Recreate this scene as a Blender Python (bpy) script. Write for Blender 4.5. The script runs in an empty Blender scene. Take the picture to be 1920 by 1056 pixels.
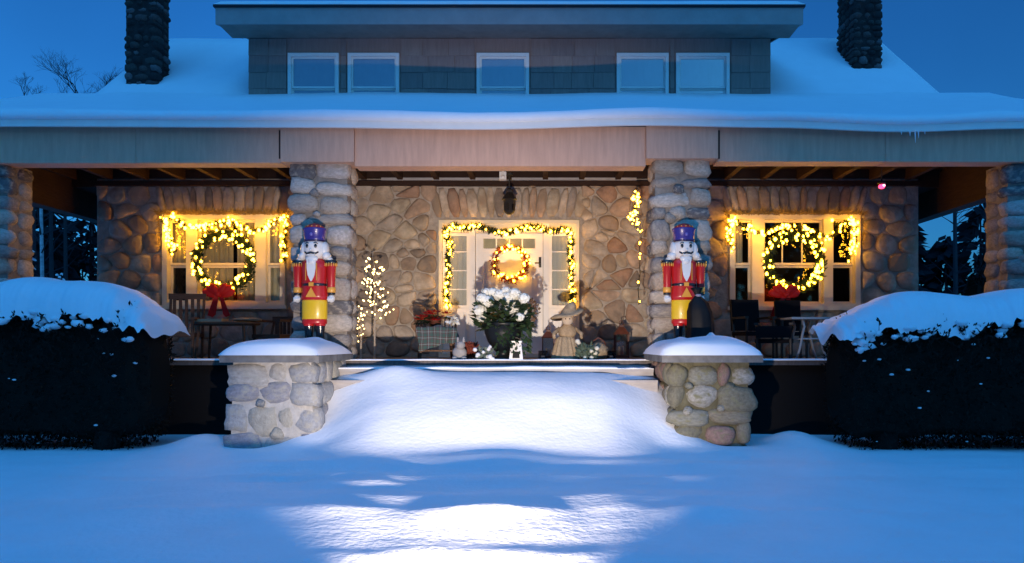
import bpy, math, random
from mathutils import Vector, Matrix, noise
R = math.radians
rng = random.Random(7)
SC = bpy.context.scene
COL = SC.collection

# ------------------------------------------------------------------ camera
F = 1390.0            # focal length in pixels of the 1920 px wide photograph
CX, CY = 1016.0, 645.0  # vanishing point of the depth direction
EYE, DIST = 1.25, 10.3
cam_d = bpy.data.cameras.new('camera')
cam = bpy.data.objects.new('camera', cam_d); COL.objects.link(cam)
cam.location = (0, -DIST, EYE); cam.rotation_euler = (R(90), 0, 0)
cam_d.sensor_width = 36; cam_d.lens = 36 * F / 1920
cam_d.shift_x = (960 - CX) / 1920; cam_d.shift_y = (CY - 528) / 1920
cam_d.clip_end = 2000
SC.camera = cam

# ------------------------------------------------------------------ dusk sky
w = bpy.data.worlds.new('World'); SC.world = w; w.use_nodes = True
nt = w.node_tree; nt.nodes.clear()
o_ = nt.nodes.new('ShaderNodeOutputWorld'); bg = nt.nodes.new('ShaderNodeBackground')
sky = nt.nodes.new('ShaderNodeTexSky'); sky.sky_type = 'NISHITA'; sky.sun_disc = False
sky.sun_elevation = R(24); sky.sun_rotation = R(145); sky.air_density = 1.2; sky.ozone_density = 3
tint = nt.nodes.new('ShaderNodeMix'); tint.data_type = 'RGBA'; tint.blend_type = 'MULTIPLY'
tint.inputs['Factor'].default_value = 1.0
tint.inputs[7].default_value = (0.085, 0.48, 1.0, 1)      # blue hour grade
nt.links.new(sky.outputs[0], tint.inputs[6]); 
tcn = nt.nodes.new('ShaderNodeTexCoord'); cn = nt.nodes.new('ShaderNodeTexNoise'); cn.inputs['Scale'].default_value = 2.2; cn.inputs['Detail'].default_value = 5
cmap = nt.nodes.new('ShaderNodeMapRange'); cmap.inputs[1].default_value = .3; cmap.inputs[2].default_value = .7; cmap.inputs[3].default_value = .90; cmap.inputs[4].default_value = 1.12
veil = nt.nodes.new('ShaderNodeMix'); veil.data_type = 'RGBA'; veil.blend_type = 'MULTIPLY'; veil.inputs['Factor'].default_value = 1      # thin even overcast
nt.links.new(tcn.outputs['Generated'], cn.inputs['Vector']); nt.links.new(cn.outputs[0], cmap.inputs[0]); nt.links.new(tint.outputs[2], veil.inputs[6]); nt.links.new(cmap.outputs[0], veil.inputs[7]); nt.links.new(veil.outputs[2], bg.inputs[0])
bg.inputs[1].default_value = 0.105
nt.links.new(bg.outputs[0], o_.inputs[0])

# ------------------------------------------------------------------ exposure
SC.view_settings.view_transform = 'Standard'; SC.view_settings.look = 'None'
SC.view_settings.exposure = 0; SC.view_settings.gamma = 1; SC.view_settings.use_curve_mapping = False
SC.cycles.use_denoising = True
SC.cycles.max_bounces = 6; SC.cycles.diffuse_bounces = 3; SC.cycles.glossy_bounces = 3
SC.cycles.transparent_max_bounces = 12
SC.cycles.caustics_reflective = False; SC.cycles.caustics_refractive = False
SC.cycles.sample_clamp_indirect = 4

sd_ = bpy.data.lights.new('dusk_sun', 'SUN'); sd_.energy = 1.2; sd_.angle = R(50); sd_.color = (0.045, 0.38, 1.0)
so_ = bpy.data.objects.new('dusk_sun', sd_); COL.objects.link(so_); so_.rotation_euler = (R(24), R(-9), 0)   # high soft afterglow

FLOOD = dict(pos=(-0.36, -7.40, 0.105), aim=(-0.60, 0.0, 0.62), power=2900, cone=71, blend=1.0, color=(1.0, 0.82, 0.67))

# ------------------------------------------------------------------ helpers
def W(px, py, y):
    """point at depth y seen at photograph pixel px, py"""
    d = DIST + y
    return Vector(((px - CX) * d / F, y, EYE - (py - CY) * d / F))
def XW(px, y): return (px - CX) * (DIST + y) / F
def ZW(py, y): return EYE - (py - CY) * (DIST + y) / F
def lerp(a, b, t): return a + (b - a) * t
def sstep(a, b, x):
    t = max(0.0, min(1.0, (x - a) / (b - a))); return t * t * (3 - 2 * t)
def interp(pts, x):
    if x <= pts[0][0]: return pts[0][1]
    for (a, b), (c, d) in zip(pts, pts[1:]):
        if x <= c:
            t = (x - a) / (c - a); t = t * t * (3 - 2 * t); return b + (d - b) * t
    return pts[-1][1]

def wpos(o):
    p = Vector((0, 0, 0))
    while o is not None:
        p += o.location; o = o.parent
    return p
def tag(o, label=None, cat=None, group=None, kind=None):
    if label: o['label'] = label
    if cat: o['category'] = cat
    if group: o['group'] = group
    if kind: o['kind'] = kind
    return o
def thing(name, label, cat, loc=(0, 0, 0), rz=0, group=None):
    o = bpy.data.objects.new(name, None); COL.objects.link(o)
    o.empty_display_size = 0.2
    o.location = loc; o.rotation_euler = (0, 0, rz)
    return tag(o, label, cat, group)
def link(name, me, parent=None, loc=None):
    o = bpy.data.objects.new(name, me); COL.objects.link(o)
    if parent is not None: o.parent = parent
    if loc is not None: o.location = loc
    return o
def copy_tree(o, parent=None):
    c = o.copy(); COL.objects.link(c); c.parent = parent
    for ch in list(o.children): copy_tree(ch, c)
    return c

class MB:
    """collects shapes; build() links them as one mesh object"""
    def __init__(s): s.v = []; s.f = []
    def add(s, vs, fs):
        n = len(s.v); s.v.extend(Vector(p) for p in vs); s.f.extend([tuple(i + n for i in f) for f in fs]); return s
    def box(s, x0, x1, y0, y1, z0, z1):
        return s.add([(x0,y0,z0),(x1,y0,z0),(x1,y1,z0),(x0,y1,z0),(x0,y0,z1),(x1,y0,z1),(x1,y1,z1),(x0,y1,z1)],
                     [(0,3,2,1),(4,5,6,7),(0,1,5,4),(1,2,6,5),(2,3,7,6),(3,0,4,7)])
    def prism(s, poly, axis, a, b):
        """poly of 2-D points extruded along axis from a to b"""
        n = len(poly)
        def P(p, t): return {'x': (t, p[0], p[1]), 'y': (p[0], t, p[1]), 'z': (p[0], p[1], t)}[axis]
        vs = [P(p, a) for p in poly] + [P(p, b) for p in poly]
        fs = [tuple(range(n))[::-1], tuple(range(n, 2 * n))] + [(i, (i + 1) % n, n + (i + 1) % n, n + i) for i in range(n)]
        return s.add(vs, fs)
    def tube(s, pts, r, k=6, r1=None, cap=True):
        pts = [Vector(p) for p in pts]; n = len(pts); r1 = r if r1 is None else r1
        vs = []; fs = []
        for i, p in enumerate(pts):
            t = (pts[min(i + 1, n - 1)] - pts[max(i - 1, 0)]); t = t.normalized() if t.length > 1e-9 else Vector((0, 0, 1))
            u = t.orthogonal().normalized() if abs(t.z) < .9 else t.cross(Vector((0, 1, 0))).normalized()
            if abs(t.z) < .9: u = t.cross(Vector((0, 0, 1))).normalized()
            v = t.cross(u); rr = lerp(r, r1, i / max(1, n - 1))
            for j in range(k):
                a = 2 * math.pi * j / k; vs.append(p + (u * math.cos(a) + v * math.sin(a)) * rr)
        for i in range(n - 1):
            for j in range(k):
                fs.append((i*k+j, i*k+(j+1)%k, (i+1)*k+(j+1)%k, (i+1)*k+j))
        if cap: fs.append(tuple(range(k))[::-1]); fs.append(tuple(range((n-1)*k, n*k)))
        return s.add(vs, fs)
    def lathe(s, prof, c=(0, 0, 0), k=16, sx=1, sy=1, wob=0, seed=0):
        c = Vector(c); vs = []; fs = []; n = len(prof)
        for i, (r, z) in enumerate(prof):
            for j in range(k):
                a = 2 * math.pi * j / k; q = 1 + (wob * math.sin(j * 2.6 + seed) if wob else 0)
                vs.append(c + Vector((math.cos(a) * r * sx * q, math.sin(a) * r * sy * q, z)))
        for i in range(n - 1):
            for j in range(k): fs.append((i*k+j, i*k+(j+1)%k, (i+1)*k+(j+1)%k, (i+1)*k+j))
        fs.append(tuple(range(k))[::-1]); fs.append(tuple(range((n-1)*k, n*k)))
        return s.add(vs, fs)
    def blob(s, c, r, k=10, m=6, amp=0, seed=0, M=None):
        c = Vector(c); rx, ry, rz = (r, r, r) if isinstance(r, (int, float)) else r
        vs = []; fs = []
        for i in range(m + 1):
            th = math.pi * i / m
            for j in range(k):
                ph = 2 * math.pi * j / k
                d = Vector((math.sin(th)*math.cos(ph), math.sin(th)*math.sin(ph), math.cos(th)))
                q = 1 + amp * noise.noise(d * 1.7 + Vector((seed * 3.1, seed, -seed)))
                p = Vector((d.x * rx, d.y * ry, d.z * rz)) * q
                if M is not None: p = M @ p
                vs.append(c + p)
        for i in range(m):
            for j in range(k): fs.append((i*k+j, (i+1)*k+j, (i+1)*k+(j+1)%k, i*k+(j+1)%k))
        return s.add(vs, fs)
    def leaf(s, p, d, n, L, w):
        """diamond leaf from p along d, facing n"""
        d = d.normalized(); b = d.cross(n)
        b = b.normalized() if b.length > 1e-6 else d.orthogonal().normalized()
        return s.add([p, p + d * L * .5 + b * w * .5, p + d * L, p + d * L * .5 - b * w * .5], [(0, 1, 2, 3)])
    def tri(s, p, d, b, L, w): return s.add([p - b * w * .5, p + b * w * .5, p + d * L], [(0, 1, 2)])
    def mesh(s, name, m, smooth=False, org=Vector((0, 0, 0))):
        me = bpy.data.meshes.new(name)
        me.from_pydata([tuple(p - org) for p in s.v], [], s.f)
        if m is not None: me.materials.append(m)
        if smooth: me.polygons.foreach_set('use_smooth', [True] * len(me.polygons))
        me.update(); return me
    def build(s, name, m, parent=None, smooth=False, world=False, at=None):
        """world: the shapes were given in world coordinates; at: own origin"""
        org = Vector(at) if at is not None else Vector((0, 0, 0))
        base = wpos(parent) if (world and parent is not None) else Vector((0, 0, 0))
        me = s.mesh(name, m, smooth, org if at is not None else base)
        return link(name, me, parent, (org - base) if at is not None else None)

def rnd_dir():
    while True:
        v = Vector((rng.uniform(-1, 1), rng.uniform(-1, 1), rng.uniform(-1, 1)))
        if .05 < v.length < 1: return v.normalized()

# ------------------------------------------------------------------ materials
def mat(name, base, rough=.7, spec=.3, scale=0, amt=.25, bump=0, bscale=None, ramp=None, metal=0, emit=None, estr=0, coat=0, stretch=None, hue=None, sheen=0, trans=0):
    m = bpy.data.materials.new(name); m.use_nodes = True; t = m.node_tree; N = t.nodes; L = t.links
    p = N['Principled BSDF']
    p.inputs['Roughness'].default_value = rough; p.inputs['Specular IOR Level'].default_value = spec
    p.inputs['Metallic'].default_value = metal; p.inputs['Coat Weight'].default_value = coat
    p.inputs['Base Color'].default_value = (*base, 1)
    if emit: p.inputs['Emission Color'].default_value = (*emit, 1); p.inputs['Emission Strength'].default_value = estr
    col = None; vec = None
    if scale or bump or ramp:
        tc = N.new('ShaderNodeTexCoord'); oi = N.new('ShaderNodeObjectInfo')
        ad = N.new('ShaderNodeVectorMath'); ad.operation = 'ADD'
        sc = N.new('ShaderNodeVectorMath'); sc.operation = 'SCALE'; sc.inputs['Scale'].default_value = 37
        L.new(oi.outputs['Random'], sc.inputs[0]); L.new(tc.outputs['Object'], ad.inputs[0]); L.new(sc.outputs[0], ad.inputs[1])
        vec = ad.outputs[0]
        if stretch:
            mp = N.new('ShaderNodeMapping'); mp.inputs['Scale'].default_value = stretch; L.new(vec, mp.inputs[0]); vec = mp.outputs[0]
    if ramp:
        cr = N.new('ShaderNodeValToRGB'); cr.color_ramp.interpolation = 'CONSTANT'
        e = cr.color_ramp.elements
        for i, c in enumerate(ramp):
            el = e[i] if i < 2 else e.new(1.0)
            el.position = i / len(ramp); el.color = (*c, 1)
        L.new(oi.outputs['Random'], cr.inputs[0]); col = cr.outputs[0]
    if scale:
        nz = N.new('ShaderNodeTexNoise'); nz.inputs['Scale'].default_value = scale; nz.inputs['Detail'].default_value = 5
        nz.inputs['Roughness'].default_value = .62
        L.new(vec, nz.inputs['Vector'])
        mr = N.new('ShaderNodeMapRange'); mr.inputs[1].default_value = .3; mr.inputs[2].default_value = .7
        mr.inputs[3].default_value = 1 - amt; mr.inputs[4].default_value = 1 + amt
        L.new(nz.outputs[0], mr.inputs[0])
        mx = N.new('ShaderNodeMix'); mx.data_type = 'RGBA'; mx.blend_type = 'MULTIPLY'; mx.inputs['Factor'].default_value = 1
        if col is not None: L.new(col, mx.inputs[6])
        else: mx.inputs[6].default_value = (*base, 1)
        L.new(mr.outputs[0], mx.inputs[7]); col = mx.outputs[2]
        if hue:
            n2 = N.new('ShaderNodeTexNoise'); n2.inputs['Scale'].default_value = scale * .45; n2.inputs['Detail'].default_value = 3
            L.new(vec, n2.inputs['Vector'])
            m2 = N.new('ShaderNodeMapRange'); m2.inputs[1].default_value = .5; m2.inputs[2].default_value = .68; L.new(n2.outputs[0], m2.inputs[0])
            mm = N.new('ShaderNodeMix'); mm.data_type = 'RGBA'; L.new(m2.outputs[0], mm.inputs['Factor'])
            L.new(col, mm.inputs[6]); mm.inputs[7].default_value = (*hue, 1); col = mm.outputs[2]
    if col is not None: L.new(col, p.inputs['Base Color'])
    if bump:
        nb = N.new('ShaderNodeTexNoise'); nb.inputs['Scale'].default_value = bscale or 12; nb.inputs['Detail'].default_value = 6
        L.new(vec, nb.inputs['Vector'])
        b = N.new('ShaderNodeBump'); b.inputs['Strength'].default_value = bump; b.inputs['Distance'].default_value = .03
        L.new(nb.outputs[0], b.inputs['Height']); L.new(b.outputs[0], p.inputs['Normal'])
    return m
def glass_mat(name, tintc, refl=.12):
    m = bpy.data.materials.new(name); m.use_nodes = True; t = m.node_tree; N = t.nodes; L = t.links; N.clear()
    o = N.new('ShaderNodeOutputMaterial'); mx = N.new('ShaderNodeMixShader'); tr = N.new('ShaderNodeBsdfTransparent'); gl = N.new('ShaderNodeBsdfGlossy')
    fr = N.new('ShaderNodeFresnel'); fr.inputs[0].default_value = 1.5
    ma = N.new('ShaderNodeMath'); ma.operation = 'ADD'; ma.inputs[1].default_value = refl; L.new(fr.outputs[0], ma.inputs[0])
    tr.inputs[0].default_value = (*tintc, 1); gl.inputs['Roughness'].default_value = .03
    L.new(ma.outputs[0], mx.inputs[0]); L.new(tr.outputs[0], mx.inputs[1]); L.new(gl.outputs[0], mx.inputs[2]); L.new(mx.outputs[0], o.inputs[0])
    return m

SNOW = mat('snow', (.86, .87, .90), .55, .25, scale=3.5, amt=.02, bump=.10, bscale=22)
M_ground = mat('ground snow', (.86, .87, .90), .6, .2, scale=2.0, amt=.03, bump=.22, bscale=20)
MORTAR = mat('mortar', (.40, .345, .29), .95, .1, scale=9, amt=.25, bump=.5, bscale=30)
MORTAR_C = mat('column mortar', (.25, .22, .19), .95, .1, scale=9, amt=.25, bump=.5, bscale=30)
MORTAR_L = mat('pale mortar', (.46, .44, .41), .95, .1, scale=7, amt=.18, bump=.5, bscale=24)
MORTAR_G = mat('mossy mortar', (.12, .11, .07), .95, .1, scale=6, amt=.35, bump=.5, bscale=24)
ST_WALL = mat('wall fieldstone', (.3,.25,.2), .85, .2, scale=6, amt=.32, bump=.55, bscale=16, hue=(.34,.25,.17),
    ramp=[(.42,.33,.24),(.31,.23,.17),(.48,.39,.30),(.24,.19,.15),(.44,.31,.22),(.53,.43,.33),(.36,.30,.25),(.35,.22,.15),(.46,.38,.28),(.40,.34,.28)])
ST_COL = mat('column fieldstone', (.3,.3,.3), .85, .2, scale=5, amt=.30, bump=.55, bscale=14, hue=(.40,.35,.29),
    ramp=[(.46,.40,.34),(.37,.31,.26),(.50,.42,.34),(.27,.24,.22),(.53,.47,.41),(.41,.33,.26),(.15,.14,.14),(.48,.42,.38),(.34,.29,.24)])
ST_PALE = mat('pier pale stone', (.4,.4,.4), .85, .2, scale=4, amt=.24, bump=.5, bscale=14, hue=(.40,.38,.33),
    ramp=[(.36,.36,.36),(.30,.31,.33),(.41,.39,.36),(.27,.27,.30),(.38,.36,.31),(.24,.25,.26),(.43,.41,.38)])
ST_COB = mat('pier cobble', (.3,.3,.3), .8, .25, scale=5, amt=.30, bump=.5, bscale=16, hue=(.19,.18,.11),
    ramp=[(.25,.25,.21),(.20,.18,.14),(.29,.28,.25),(.24,.16,.14),(.17,.16,.12),(.32,.31,.28),(.21,.21,.18)])
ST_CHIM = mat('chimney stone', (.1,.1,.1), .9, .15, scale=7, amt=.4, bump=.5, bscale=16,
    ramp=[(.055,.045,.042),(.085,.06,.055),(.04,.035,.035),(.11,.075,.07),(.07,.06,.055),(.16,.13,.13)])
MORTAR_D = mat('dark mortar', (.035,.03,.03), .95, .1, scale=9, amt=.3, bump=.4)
CAPSTONE = mat('cap slab stone', (.17,.165,.16), .85, .2, scale=6, amt=.3, bump=.4, bscale=14)
PAINT_TAN = mat('tan beam paint', (.60,.345,.235), .6, .3, scale=3, amt=.10, bump=.12, bscale=18, stretch=(6,6,.7))
PAINT_GREY = mat('grey fascia paint', (.33,.29,.28), .6, .3, scale=3, amt=.10, bump=.1, bscale=10)
SOFFIT = mat('brown soffit paint', (.26,.20,.17), .7, .2, scale=4, amt=.15)
SHINGLE = mat('asbestos shingle', (.25,.21,.18), .8, .2, scale=5, amt=.12, bump=.35, bscale=40, stretch=(6,6,.6),
    ramp=[(.31,.225,.20),(.34,.25,.215),(.28,.205,.185),(.32,.23,.20)])
WHITE = mat('white paint', (.82,.79,.75), .45, .4, scale=4, amt=.04)
CREAM = mat('cream trim paint', (.74,.66,.50), .5, .35, scale=4, amt=.06)
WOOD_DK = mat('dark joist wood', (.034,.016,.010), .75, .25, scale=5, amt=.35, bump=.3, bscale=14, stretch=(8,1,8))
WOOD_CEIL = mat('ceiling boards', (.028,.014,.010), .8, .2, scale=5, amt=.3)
FLOORW = mat('porch floor boards', (.10,.085,.08), .6, .3, scale=5, amt=.3, stretch=(8,1,1))
RISER = mat('grey riser boards', (.36,.34,.34), .6, .3, scale=4, amt=.2, stretch=(1,4,4))
ROOFING = mat('dark roofing', (.03,.032,.04), .9, .2)
GLASS = glass_mat('window glass', (.9,.91,.9), .0)
GLASS_BL = glass_mat('dormer glass', (.95,.96,.97), .30)
BLIND = mat('window blind', (.80,.79,.78), .8, .2, scale=6, amt=.08)
CURTAIN = mat('cream curtain', (.74,.64,.42), .9, .1, scale=6, amt=.12)
INNER = mat('dark room', (.03,.025,.02), .9, .1)
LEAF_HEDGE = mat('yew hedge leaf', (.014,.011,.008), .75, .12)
BARK = mat('bark', (.022,.018,.016), .95, .1, scale=8, amt=.35, bump=.6)
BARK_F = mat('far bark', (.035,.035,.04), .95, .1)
PINE = mat('pine needle', (.022,.045,.016), .7, .2)
PINE_O = mat('faux garland leaf', (.060,.065,.018), .7, .2)
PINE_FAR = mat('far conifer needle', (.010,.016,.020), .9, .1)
BULB = mat('warm light bulb', (.9,.8,.5), .3, .4, emit=(1.0,.46,.022), estr=34)
BULB_W = mat('soft white light bulb', (.9,.8,.6), .3, .4, emit=(1.0,.68,.24), estr=7)
RED_BOW = mat('red bow velvet', (.55,.012,.012), .6, .3)
BLACK_PL = mat('black plastic', (.004,.004,.005), .6, .25)
BLACK_FAB = mat('black fabric', (.012,.011,.013), .9, .1)
IRON = mat('dark iron', (.02,.017,.015), .5, .4)

# ------------------------------------------------------------------ ground
INNER_L, INNER_R = -2.68, 1.47
def nz(x, y, z=0): return noise.noise(Vector((x, y, z)))
def ridge(y, c, up, down):
    """soft crest: gentle towards the camera, steeper behind"""
    t = y - c
    return math.exp(-(t / (up if t < 0 else down)) ** 2)
def ground_h(x, y):
    h = .026 * nz(x * .35, y * .7, 1.3) + .014 * nz(x * .8, y * 2.0, 5.1) + .007 * nz(x * 1.7, y * 4.2, 8.1) + .0025 * nz(x * 6, y * 9, 2.1)
    if -12 < y < 1 and -12 < x < 12:
        m = math.exp(-((x + .5) / 3.4) ** 4)
        w1 = -4.60 + .16 * nz(x * .55, 2.2) + .05 * nz(x * 1.9, 7.7)
        a1 = .068 + .034 * nz(x * .9, 11.1) + .012 * nz(x * 2.7, 14.1)
        h += m * a1 * ridge(y, w1, 1.7, .34)
        w2 = -3.65 + .14 * nz(x * .6, 21.2) + .06 * nz(x * 2.1, 3.3)
        a2 = .066 + .06 * nz(x * .8 + 4, 31.7) + .02 * nz(x * 2.4, 33.)
        h += m * max(0, a2) * ridge(y, w2, .40, .2)
        w3 = -2.75 + .10 * nz(x * .7, 41.2)
        h += m * (.06 + .05 * nz(x * .9 + 8, 51.7)) * ridge(y, w3, .4, .25)
        w5 = -4.05 + .15 * nz(x * .75, 81.2) + .05 * nz(x * 2.4, 83.)
        h += m * max(0, .035 + .06 * nz(x * 1.1 + 9, 91.7)) * ridge(y, w5, .35, .16)
        w4 = -5.05 + .10 * nz(x * .9, 61.2)
        h += m * max(0, .02 + .06 * nz(x * 1.3 + 3, 71.7)) * ridge(y, w4, .25, .12)
        # drift between the piers, up the buried steps
        mid = sstep(INNER_L - .1, INNER_L + .9, x) * (1 - sstep(INNER_R - .8, INNER_R + .1, x))
        inside = sstep(INNER_L - .75, INNER_L + .05, x) * (1 - sstep(INNER_R - .05, INNER_R + .75, x))
        yy = y + .16 * nz(x * .5, y * .6, 9.0) + .05 * nz(x * 1.6, y * 1.2, 19.)
        prof_mid = .872 * sstep(-3.3, -.62, yy) ** 1.5
        prof_edge = .85 * sstep(-2.15, -.42, yy) ** 1.15
        h += inside * lerp(prof_edge, prof_mid, mid) + (1 - inside) * 0
        # left crest of the drift against the upper step
        h += inside * .10 * math.exp(-((x + 1.95) / .45) ** 2) * math.exp(-((y + .78) / .22) ** 2)
        h += .05 * math.exp(-((x + 3.2) / .9) ** 2 - ((y + 1.9) / .5) ** 2) + .05 * math.exp(-((x - 2.0) / .9) ** 2 - ((y + 1.9) / .5) ** 2)
        h += .15 * math.exp(-((x + 4.12) / .36) ** 2 - ((y + 1.25) / .5) ** 2)
        h += .17 * math.exp(-((x - 3.12) / .36) ** 2 - ((y + 1.20) / .5) ** 2)
    return h
def axis(lo, hi, step, far):
    a = [lo + step * i for i in range(int(round((hi - lo) / step)) + 1)]
    d = step; x = hi
    while x < far: d *= 1.35; x += d; a.append(x)
    d = step; x = lo; pre = []
    while x > -far: d *= 1.35; x -= d; pre.append(x)
    return pre[::-1] + a
gx = axis(-8.2, 7.2, .06, 600); gy = axis(-7.2, .3, .045, 600)
gv = [(x, y, ground_h(x, y) - (0.06 if y > .15 else 0)) for y in gy for x in gx]
nxg = len(gx)
gf = [(j*nxg+i, j*nxg+i+1, (j+1)*nxg+i+1, (j+1)*nxg+i) for j in range(len(gy)-1) for i in range(nxg-1)]
me = bpy.data.meshes.new('snowy_ground'); me.from_pydata(gv, [], gf); me.materials.append(M_ground)
me.polygons.foreach_set('use_smooth', [True] * len(me.polygons))
ground = link('snowy_ground', me); tag(ground, 'deep blue-lit snow drifted over the lawn and up to the steps', None, None, 'structure')

# ------------------------------------------------------------------ stone makers
def cobble_mesh(name, m, n, ex, amp, seed):
    vs = []; fs = []; idx = {}
    def vid(p):
        k = tuple(round(c, 5) for c in p)
        if k not in idx:
            idx[k] = len(vs); d = Vector(p)
            e = ex; q = (abs(d.x)**e + abs(d.y)**e + abs(d.z)**e) ** (-1 / e); d = d * q
            d *= 1 + amp * noise.noise(d * 1.25 + Vector((seed * 5.3, seed * 1.7, seed)))
            vs.append(tuple(d))
        return idx[k]
    for ax in range(3):
        for sg in (-1, 1):
            for i in range(n):
                for j in range(n):
                    q = []
                    for a, b in ((i, j), (i + 1, j), (i + 1, j + 1), (i, j + 1)):
                        p = [0, 0, 0]; p[ax] = sg; p[(ax+1)%3] = math.tan((a / n * 2 - 1) * .7854); p[(ax+2)%3] = math.tan((b / n * 2 - 1) * .7854); q.append(vid(p))
                    fs.append(q if sg > 0 else q[::-1])
    me = bpy.data.meshes.new(name); me.from_pydata(vs, [], fs); me.materials.append(m)
    me.polygons.foreach_set('use_smooth', [True] * len(me.polygons)); return me
def cobble_set(m, ex=3.2, amp=.22, n=4, count=12, seed=0): return [cobble_mesh('stone', m, n, ex * (1 + .25 * ((i % 3) - 1)), amp, i + seed) for i in range(count)]
def put_stone(meshes, parent, org, c, half, tilt=.10):
    o = link('stone', rng.choice(meshes), parent, Vector(c) - org)
    o.scale = half
    o.rotation_euler = (rng.uniform(-tilt, tilt), rng.uniform(-tilt, tilt), rng.uniform(-tilt, tilt))
    return o
def splits(a, b, w, jit=.3):
    n = max(1, round((b - a) / w)); cuts = [a]
    ws = [rng.uniform(1 - jit, 1 + jit) for _ in range(n)]; s = sum(ws)
    for q in ws: cuts.append(cuts[-1] + (b - a) * q / s)
    return list(zip(cuts, cuts[1:]))
def rubble(parent, meshes, x0, x1, y0, y1, z0, z1, rowh, wf, proud=.03, gap=.012, sides='lr', jit=.3, shrink=None, chink=0):
    """courses of stones round a rectangular core: front face y0, the sides given"""
    org = wpos(parent); dep = .26
    for za, zb in splits(z0, z1, rowh, .28):
        zm = (za + zb) / 2; hz = (zb - za) / 2 - gap
        k = shrink(zm) if shrink else 0.0
        xa, xb = x0 + k, x1 - k
        cells = splits(xa - proud, xb + proud, wf * rng.choice((.75, 1, 1, 1.3)), jit)
        for a, b in cells:
            hx = (b - a) / 2 - gap; dz = rng.uniform(-.03, .03) * rowh / .24
            put_stone(meshes, parent, org, ((a + b) / 2, y0 + dep / 2 - proud + rng.uniform(-.012, .022), zm + dz), (hx * rng.uniform(.96, 1.12), dep / 2 * rng.uniform(.92, 1.08), hz * rng.uniform(.90, 1.22)))
        for a, b in cells[1:]:
            if rng.random() < chink:
                q = rng.uniform(.035, .07); put_stone(meshes, parent, org, (a + rng.uniform(-.03, .03), y0 + .03, za + rng.uniform(-.02, .03)), (q * 1.2, .06, q), .6)
        for s in sides:
            for a, b in splits(y0 + dep - proud, y1, wf, jit):
                hy = (b - a) / 2 - gap
                xx = (xa - proud + .12) if s == 'l' else (xb + proud - .12)
                put_stone(meshes, parent, org, (xx + rng.uniform(-.012, .012), (a + b) / 2, zm), (.12, hy, hz * 1.03))

def clip(poly, nx, ny, c):
    """keep nx*x+ny*y <= c"""
    out = []
    for i in range(len(poly)):
        p, q = poly[i], poly[(i + 1) % len(poly)]
        dp = nx * p[0] + ny * p[1] - c; dq = nx * q[0] + ny * q[1] - c
        if dp <= 0: out.append(p)
        if dp * dq < 0:
            t = dp / (dp - dq); out.append((p[0] + (q[0] - p[0]) * t, p[1] + (q[1] - p[1]) * t))
    return out
def chaikin(p):
    out = []
    for i in range(len(p)):
        a, b = p[i], p[(i + 1) % len(p)]
        out.append((a[0] * .75 + b[0] * .25, a[1] * .75 + b[1] * .25)); out.append((a[0] * .25 + b[0] * .75, a[1] * .25 + b[1] * .75))
    return out
def face_stone(poly, yface, h, m, parent, joint=.014, rounds=1, name='stone'):
    """one puffed stone on a wall face looking to -y; poly in x, z"""
    cx = sum(p[0] for p in poly) / len(poly); cz = sum(p[1] for p in poly) / len(poly)
    rad = sum(math.hypot(p[0] - cx, p[1] - cz) for p in poly) / len(poly)
    k = max(.5, 1 - joint / rad)
    poly = [(cx + (p[0] - cx) * k, cz + (p[1] - cz) * k) for p in poly]
    for _ in range(rounds): poly = chaikin(poly)
    n = len(poly); vs = []; fs = []; tx = rng.uniform(-.12, .12); tz = rng.uniform(-.12, .12)
    for sc, q in ((1.0, -.03), (1.0, .2), (.93, .62), (.72, .92)):
        for p in poly:
            x = (p[0] - cx) * sc; z = (p[1] - cz) * sc
            vs.append((x, -(h * q if q > 0 else q) - (x * tx + z * tz) * (1 if q > .3 else 0) - (.012 * noise.noise(Vector((p[0] * 6, p[1] * 6, q))) if q > .5 else 0), z))
    vs.append((0, -h, 0))
    for r in range(3):
        for i in range(n): fs.append((r*n+i, r*n+(i+1)%n, (r+1)*n+(i+1)%n, (r+1)*n+i))
    for i in range(n): fs.append((3*n+i, 3*n+(i+1)%n, 4*n))
    me = bpy.data.meshes.new(name); me.from_pydata(vs, [], fs); me.materials.append(m)
    me.polygons.foreach_set('use_smooth', [True] * len(me.polygons)); me.update()
    a = me.polygons[-1].normal
    if a.y > 0: me.flip_normals()
    return link(name, me, parent, Vector((cx, yface, cz)) - wpos(parent))

# ------------------------------------------------------------------ the house
WY = 2.5                                    # front wall plane
HX0, HX1 = -7.68, 6.5
FLOOR = 1.02
house = thing('stone_house', 'long fieldstone house with a deep porch, shingled dormer and snow covered roof', 'house', (-.55, WY, 0))
DOOR = (XW(822, WY), XW(1087, WY), FLOOR, ZW(412, WY))
WINL = (XW(306, WY), XW(537, WY), ZW(578, WY), ZW(402, WY))
WINR = (XW(1366, WY), XW(1612, WY), ZW(580, WY), ZW(402, WY))
opens = [DOOR, WINL, WINR]
ZT = 4.30
wall = MB()
xs = sorted({HX0, HX1, *[v for o in opens for v in o[:2]]}); zs = sorted({0.0, ZT, *[v for o in opens for v in o[2:]]})
for xa, xb in zip(xs, xs[1:]):
    run = None
    for za, zb in zip(zs, zs[1:]):
        xm, zm = (xa + xb) / 2, (za + zb) / 2
        if any(o[0] < xm < o[1] and o[2] < zm < o[3] for o in opens): continue
        wall.box(xa, xb, WY, WY + .38, za, zb)
front_wall = wall.build('wall', MORTAR, house, world=True)

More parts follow.
